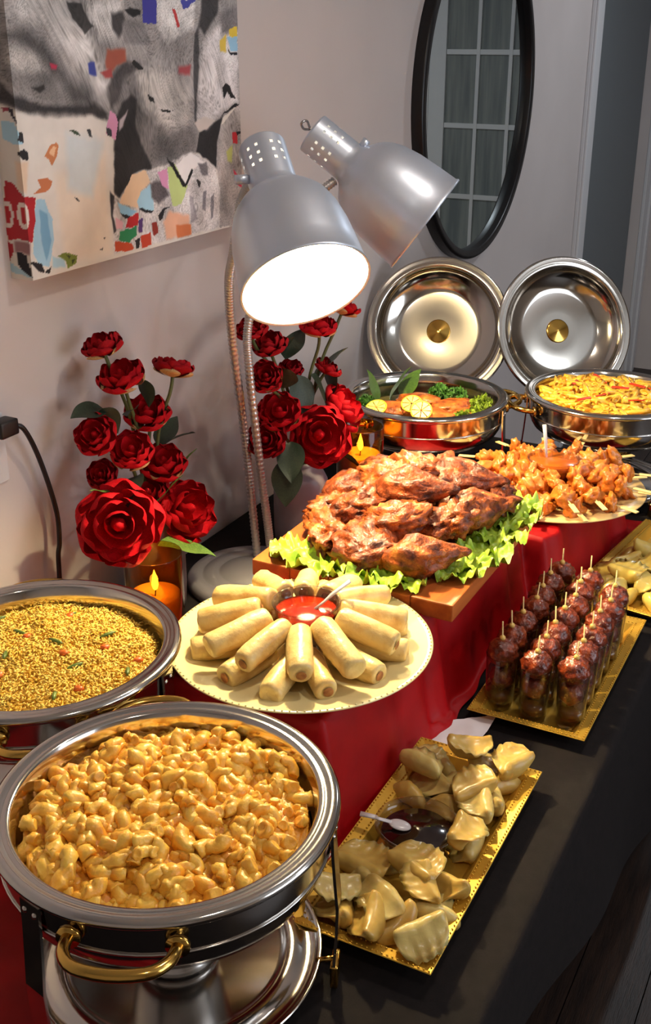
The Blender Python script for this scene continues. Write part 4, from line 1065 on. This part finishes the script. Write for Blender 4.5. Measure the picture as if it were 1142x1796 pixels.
for x, y, me, lab in ((.005,.085,P1,'parsley bunch at the back of the salmon dish'),(.055,.075,P1,'bright parsley bunch in the middle back of the salmon dish'),(-.125,-.06,P1,'parsley sprig at the left front of the salmon dish'),(.125,.055,P2,'frilly lettuce at the right rim of the salmon dish'),(.135,-.01,P2,'frilly lettuce at the right front of the salmon dish'),(.12,-.06,P2,'pale lettuce at the near right of the salmon dish')):
    obj('herb_bunch', me, None, (SAL[0]+x, SAL[1]+y, SZ+.012), (0,0,x*40), .85 if y < 0 else 1.05, lab, 'greens', 'greens round the salmon')
SPL = leaf_mesh(SPIN, W=.38, fold=.1, droop=.25)
for i, (x, y, d, L_, lab) in enumerate(((-.10,.02,(.15,.2,.75),.10,'tall spinach leaf standing up at the left of the salmon dish'),(-.125,-.005,(-.1,.1,.75),.085,'spinach leaf leaning on the left rim of the salmon dish'),(-.085,.06,(.2,.2,.7),.085,'spinach leaf behind the tall one in the salmon dish'))):
    obj('spinach_leaf', SPL, None, (SAL[0]+x, SAL[1]+y, SZ-.002), qdir(d, (-.5, .9, .2)[i]), L_, lab, 'greens', 'spinach leaves in the salmon dish')

# ------------------------------------------------------------------ penne
PENM = mat('sauced penne', (236,190,70), (222,158,42), scale=30, rough=.34, coat=.25, sss=.1, c3=(220,110,40))
def penne(seed):
    rg = random.Random(seed); L_ = .05*rg.uniform(.85,1.1); R = .0062; n = 12; V = []; F = []; bend = rg.uniform(-.006,.006)
    for i, (x, rr) in enumerate(((-.44,.6),(-.5,.72),(-.5,1),(-.25,1),(0,1),(.25,1),(.5,1),(.5,.72),(.44,.6))):
        for k in range(n):
            a = 2*PI*k/n; r = R*rr*(1+.03*(k % 2)); xx = x*L_+(.008*math.cos(a)*(1 if x > .3 else -1 if x < -.3 else 0))*rr
            V.append((xx, r*math.cos(a)+bend*(1-(2*x)**2), r*math.sin(a)))
    for i in range(8):
        for k in range(n): F.append((i*n+k, i*n+(k+1) % n, (i+1)*n+(k+1) % n, (i+1)*n+k))
    F += [tuple(range(n-1,-1,-1)), tuple(range(len(V)-n, len(V)))]
    return mesh('penne', V, F, PENM)
PENS = [penne(s) for s in range(6)]
rg = random.Random(51)
t = thing('penne_pasta', 'orange sauced penne pasta heaped in the chafing dish at the right', 'food', (*PAS, .19))
def penz(x, y): return .050+.020*(1-(math.hypot(x, y)/.166)**2)+.006*fbm(Vector((x*20, y*20, 6)))
V, F = mound(.1655, 0, 0, 0, 1, 48)
obj('pasta_sauce', mesh('pasta_sauce', [(x, y, penz(x, y)-.012-(.04 if math.hypot(x, y) > .163 else 0)) for x, y, z in V], F, CHE), t)
for x, y, r in sunflower(270, .155, rg, .6):
    q = Euler((rg.uniform(-.3,.3), rg.uniform(-.35,.35), rg.uniform(0, 6.3))).to_quaternion()
    f = min(1, (.168-.028)/max(r, 1e-6)) if r > .14 else 1
    obj('penne', rg.choice(PENS), t, (x*f, y*f, penz(x, y)+rg.uniform(-.008,.006)), q, rg.uniform(.85,1.05))
PEP = [mesh('pepper', *[[(x, y+.006*math.sin(x*90), z) for x, y, z in q] if i == 0 else q for i, q in enumerate(cbox(-.02,.02,-.004,.004,-.0015,.0015,.001))], mat('red pepper', (196,54,26), rough=.3)) for s in (0,)]
for i, (x, y, r) in enumerate(sunflower(9, .12, random.Random(4))):
    obj('pepper_strip', PEP[0], None, (PAS[0]+x, PAS[1]+y, .19+penz(x, y)+.010), (.2,.1,i*1.9), None, 'red pepper strip on top of the penne', 'pepper', 'pepper strips on the penne')

# ------------------------------------------------------------------ gold trays
def tray(cx, cy, rz, label, w_=.198, l_=.442):
    t = thing('gold_tray', label, 'tray', (cx, cy, .009 if cy < 1.4 else .002), (0, 0, rz), 'gold rectangular trays')
    def loop(a, b, z, n=1): return [(-a,-b,z),(a,-b,z),(a,b,z),(-a,b,z)]
    W, L_ = w_/2, l_/2
    rings = [loop(W-.032, L_-.032, .0), loop(W-.02, L_-.02, .016), loop(W-.001, L_-.001, .021), loop(W, L_, .0225), loop(W-.001, L_-.001, .0235), loop(W-.0205, L_-.0205, .0185), loop(W-.033, L_-.033, .003)]
    V = sum(rings, []); F = []
    for i in range(len(rings)-1):
        for k in range(4): F.append((i*4+k, i*4+(k+1) % 4, i*4+4+(k+1) % 4, i*4+4+k))
    F += [(3,2,1,0), tuple(range(len(V)-4, len(V)))]
    obj('tray_body', mesh('tray_body', V, F, GOLD, False), t)
    g = G()
    for ins, zz in ((.0035,.0240),(.0165,.0205)):
        a, b = W-ins, L_-ins
        for (x0, y0, x1, y1) in ((-a,-b,a,-b),(a,-b,a,b),(a,b,-a,b),(-a,b,-a,-b)):
            n = int(math.hypot(x1-x0, y1-y0)/.0068)
            for i in range(n):
                c = Vector((x0+(x1-x0)*i/n, y0+(y1-y0)*i/n, zz)); g.add(([Vector(v)*.0017+c for v in OC], OF))
    obj('bead_trim', g.me('bead_trim', GOLD), t)
    return t
TR1 = (-.442, 1.157); TR2 = (-.409, 1.716); TR3 = (-.352, 2.185)
tray(*TR1, 0, 'gold beaded tray of dumplings nearest the viewer')
tray(*TR2, 0, 'gold beaded tray holding the glasses of meatballs')
tray(*TR3, -.14, 'gold beaded tray of dumplings at the right edge behind the meatballs')

DUM = [mat('steamed dumpling', (204,170,92), (176,140,66), scale=22, rough=.34, coat=.1, sss=.35, spec=.35, c3=(214,150,66)),
       mat('pale dumpling', (206,182,112), (178,150,84), scale=22, rough=.34, coat=.1, sss=.35, spec=.35, bump=.2, bscale=90)]
def dumpling(seed, m):
    rg = random.Random(seed); nu, nf = 30, 20; V = []; F = []; L_ = .036; off = seed*2.1
    cup = rg.uniform(.0, .014); sk = rg.uniform(-.25, .25)
    for i in range(nu+1):
        u = -1+2*i/nu; e = math.sqrt(max(0, 1-u*u)); h = .029*e**.85+.002; w_ = .0165*e**.7+.0012
        rip = .0016*math.sin(u*15+off)*e+.0022*math.sin(u*4+off*2)*e
        for k in range(nf):
            a = 2*PI*k/nf; ca, sa = math.cos(a), math.sin(a)
            y = h*.46*(ca+.30); z = w_*sa; kk = 1+.12*fbm(Vector((u*2+off, sa*1.4, ca*1.4)), 2)
            if k == 0: y = h*1.22+.0055+.0012*math.sin(u*21+off); z = rip*1.3; kk = 1
            elif k in (1, nf-1): y = h*.98+.002; z = (.0011 if k == 1 else -.0011)+rip*.6; kk = 1
            elif k in (2, nf-2): y = h*.74; z = (.0036 if k == 2 else -.0036)*(.4+.6*e)+rip*.2; kk = 1
            elif k in (3, nf-3): z = z*.82
            V.append((L_*u*(1+.05*math.sin(off))+sk*y, y*kk, z*kk+cup*u*u))
    for i in range(nu):
        for k in range(nf): F.append((i*nf+k, i*nf+(k+1) % nf, (i+1)*nf+(k+1) % nf, (i+1)*nf+k))
    F += [tuple(range(nf-1,-1,-1)), tuple(range(len(V)-nf, len(V)))]
    return mesh('dumpling', V, F, m)
DM = [dumpling(s, DUM[s % 2]) for s in range(6)]
D = [(-.478,.985),(-.462,1.048),(-.408,.99),(-.43,.972),(-.378,.985),(-.374,1.03),(-.374,1.09),(-.395,1.058),(-.458,1.10),(-.497,1.06),(-.44,1.02),(-.426,1.072),(-.505,1.005),
 (-.506,1.24),(-.507,1.31),(-.473,1.325),(-.445,1.245),(-.47,1.285),(-.429,1.335),(-.386,1.325),(-.38,1.28),(-.408,1.262),(-.383,1.24),(-.380,1.19),(-.40,1.17),(-.50,1.272),(-.45,1.345),(-.376,1.345),(-.43,1.295)]
rg = random.Random(61)
ORD = ('first','second','third','fourth','fifth','sixth','seventh','eighth')
def pile(pts, z0, where, per, cols_, grp, ds, s0=1.0):
    placed = []; order = sorted(range(len(pts)), key=lambda i: pts[i][1]); lab = {}
    for r in range(0, len(order), per):
        row = sorted(order[r:r+per], key=lambda i: pts[i][0])
        for c, i in enumerate(row): lab[i] = '%s dumpling in the %s row from the front, %s' % (cols_[c], ORD[r//per], where)
    for i, (x, y) in enumerate(pts):
        nb = [pz for (px, py, pz) in placed if math.hypot(px-x, py-y) < .036]
        z = z0+.0165+(.017*min(len(nb), 2))
        placed.append((x, y, z))
        q = Euler((rg.uniform(-.5,.5)+(PI if rg.random() < .3 else 0), rg.uniform(-.35,.35), rg.uniform(0, 6.3))).to_quaternion()
        obj('dumpling', rg.choice(ds), None, (x, y, z), q, s0*rg.uniform(.9,1.1), lab[i], 'dumpling', grp)
LMR = ('left', 'middle', 'right')
pile([p for p in D if p[1] < 1.14], .012, 'before the soy bowl', 3, LMR, 'dumplings on the near tray', DM)
pile([p for p in D if p[1] >= 1.14], .012, 'behind the soy bowl', 3, LMR, 'dumplings on the near tray', DM)
D3 = []
rg2 = random.Random(8)
for j in range(5):
    for i in range(4):
        lx = -.054+.036*i+rg2.uniform(-.006,.006); ly = -.165+.05*j+rg2.uniform(-.008,.008)
        c, s = math.cos(-.14), math.sin(-.14); D3.append((TR3[0]+c*lx-s*ly, TR3[1]+s*lx+c*ly))
DM3 = [dumpling(s+20, mat('yellow dumpling', (216,190,104), (190,162,80), scale=22, rough=.32, coat=.3, sss=.2)) for s in range(4)]
pile(D3, .005, 'on the far tray', 4, ('left', 'inner left', 'inner right', 'right'), 'dumplings on the far tray', DM3)
clear_bowl('soy_bowl', 'clear bowl of dark soy sauce in the middle of the near gold tray', (-.455, 1.157, .0125), .057, .042, mat('soy sauce', (26,9,6), rough=.06, coat=.8), .028)
spoon('clear plastic spoon resting in the dark soy sauce', (-.490, 1.150, .0475), (-.75, -.2, .12), .045)

# ------------------------------------------------------------------ meatballs in shot glasses
CG = glass('clear glass', (248,246,244), .02, 2.4)
GLM = mesh('glass', *lathe([(0,.0),(.0215,.0),(.0228,.002),(.0232,.012),(.0262,.098),(.0266,.1),(.0256,.1),(.0250,.097),(.0222,.014),(.019,.0115),(0,.0115)], 36), CG)
SAUM = mesh('sauce', *lathe([(0,.0122),(.0185,.0125),(.0219,.016),(.0226,.034),(0,.034)], 28), mat('meatball sauce', (96,34,12), (70,22,8), scale=40, rough=.15, coat=.5))
MBM = [mesh('meatball', *blob((.0245,.0245,.0235), 4, .16, 3, s, .04, 7), mat('glazed meatball', (84,28,12), (136,54,24), scale=60, rough=.28, bump=1, bscale=160, coat=.35, c3=(170,80,36), detail=6, lo=.38, hi=.6)) for s in range(5)]
MB2 = [mesh('meatball', *blob((.0205,.0205,.0205), 3, .12, 3, s, .03, 7), MATS['glazed meatball']) for s in range(2)]
PIK = mesh('pick', *tube([(0,0,-.075),(0,0,-.06),(0,0,.055)], [.0004,.0012,.0012], 7), BAM)
BEAD = mesh('bead', [tuple(v*.0052) for v in ICO[2][0]], ICO[2][1], mat('bamboo bead', (214,178,96), rough=.35))
rg = random.Random(71)
cols = (('the cloth-side row', -.064), ('the middle row', -.004), ('the edge-side row', .056))
ords = ('first', 'second', 'third', 'fourth', 'fifth', 'sixth', 'seventh')
for cn, dx in cols:
    for j in range(7 if dx < .05 else 6):
        x = TR2[0]+dx+rg.uniform(-.003,.003); y = TR2[1]-.168+j*.0555+rg.uniform(-.003,.003)+(.012 if dx > .05 else 0)-(.0 if dx > -.05 else -.012)
        w_ = '%s from the front in %s' % (ords[j], cn)
        t = thing('shot_glass', 'clear shot glass, '+w_, 'glass', (x, y, .0052), None, 'shot glasses on the gold tray')
        obj('glass_wall', GLM, t); obj('sauce', SAUM, t)
        tl = Vector((rg.uniform(-.08,.08), rg.uniform(-.08,.08), 1))
        m = thing('meatball_pick', 'meatballs on a pick, '+w_, 'meatball', (x, y, .0052+.100+rg.uniform(.0,.004)), qdir(tl, rg.uniform(0,6), 'Z', 'Y'), 'meatballs in the shot glasses')
        obj('meatball', rg.choice(MBM), m); obj('meatball', rg.choice(MB2), m, (0,0,-.044)); obj('pick', PIK, m); obj('bead', BEAD, m, (0,0,.0255))
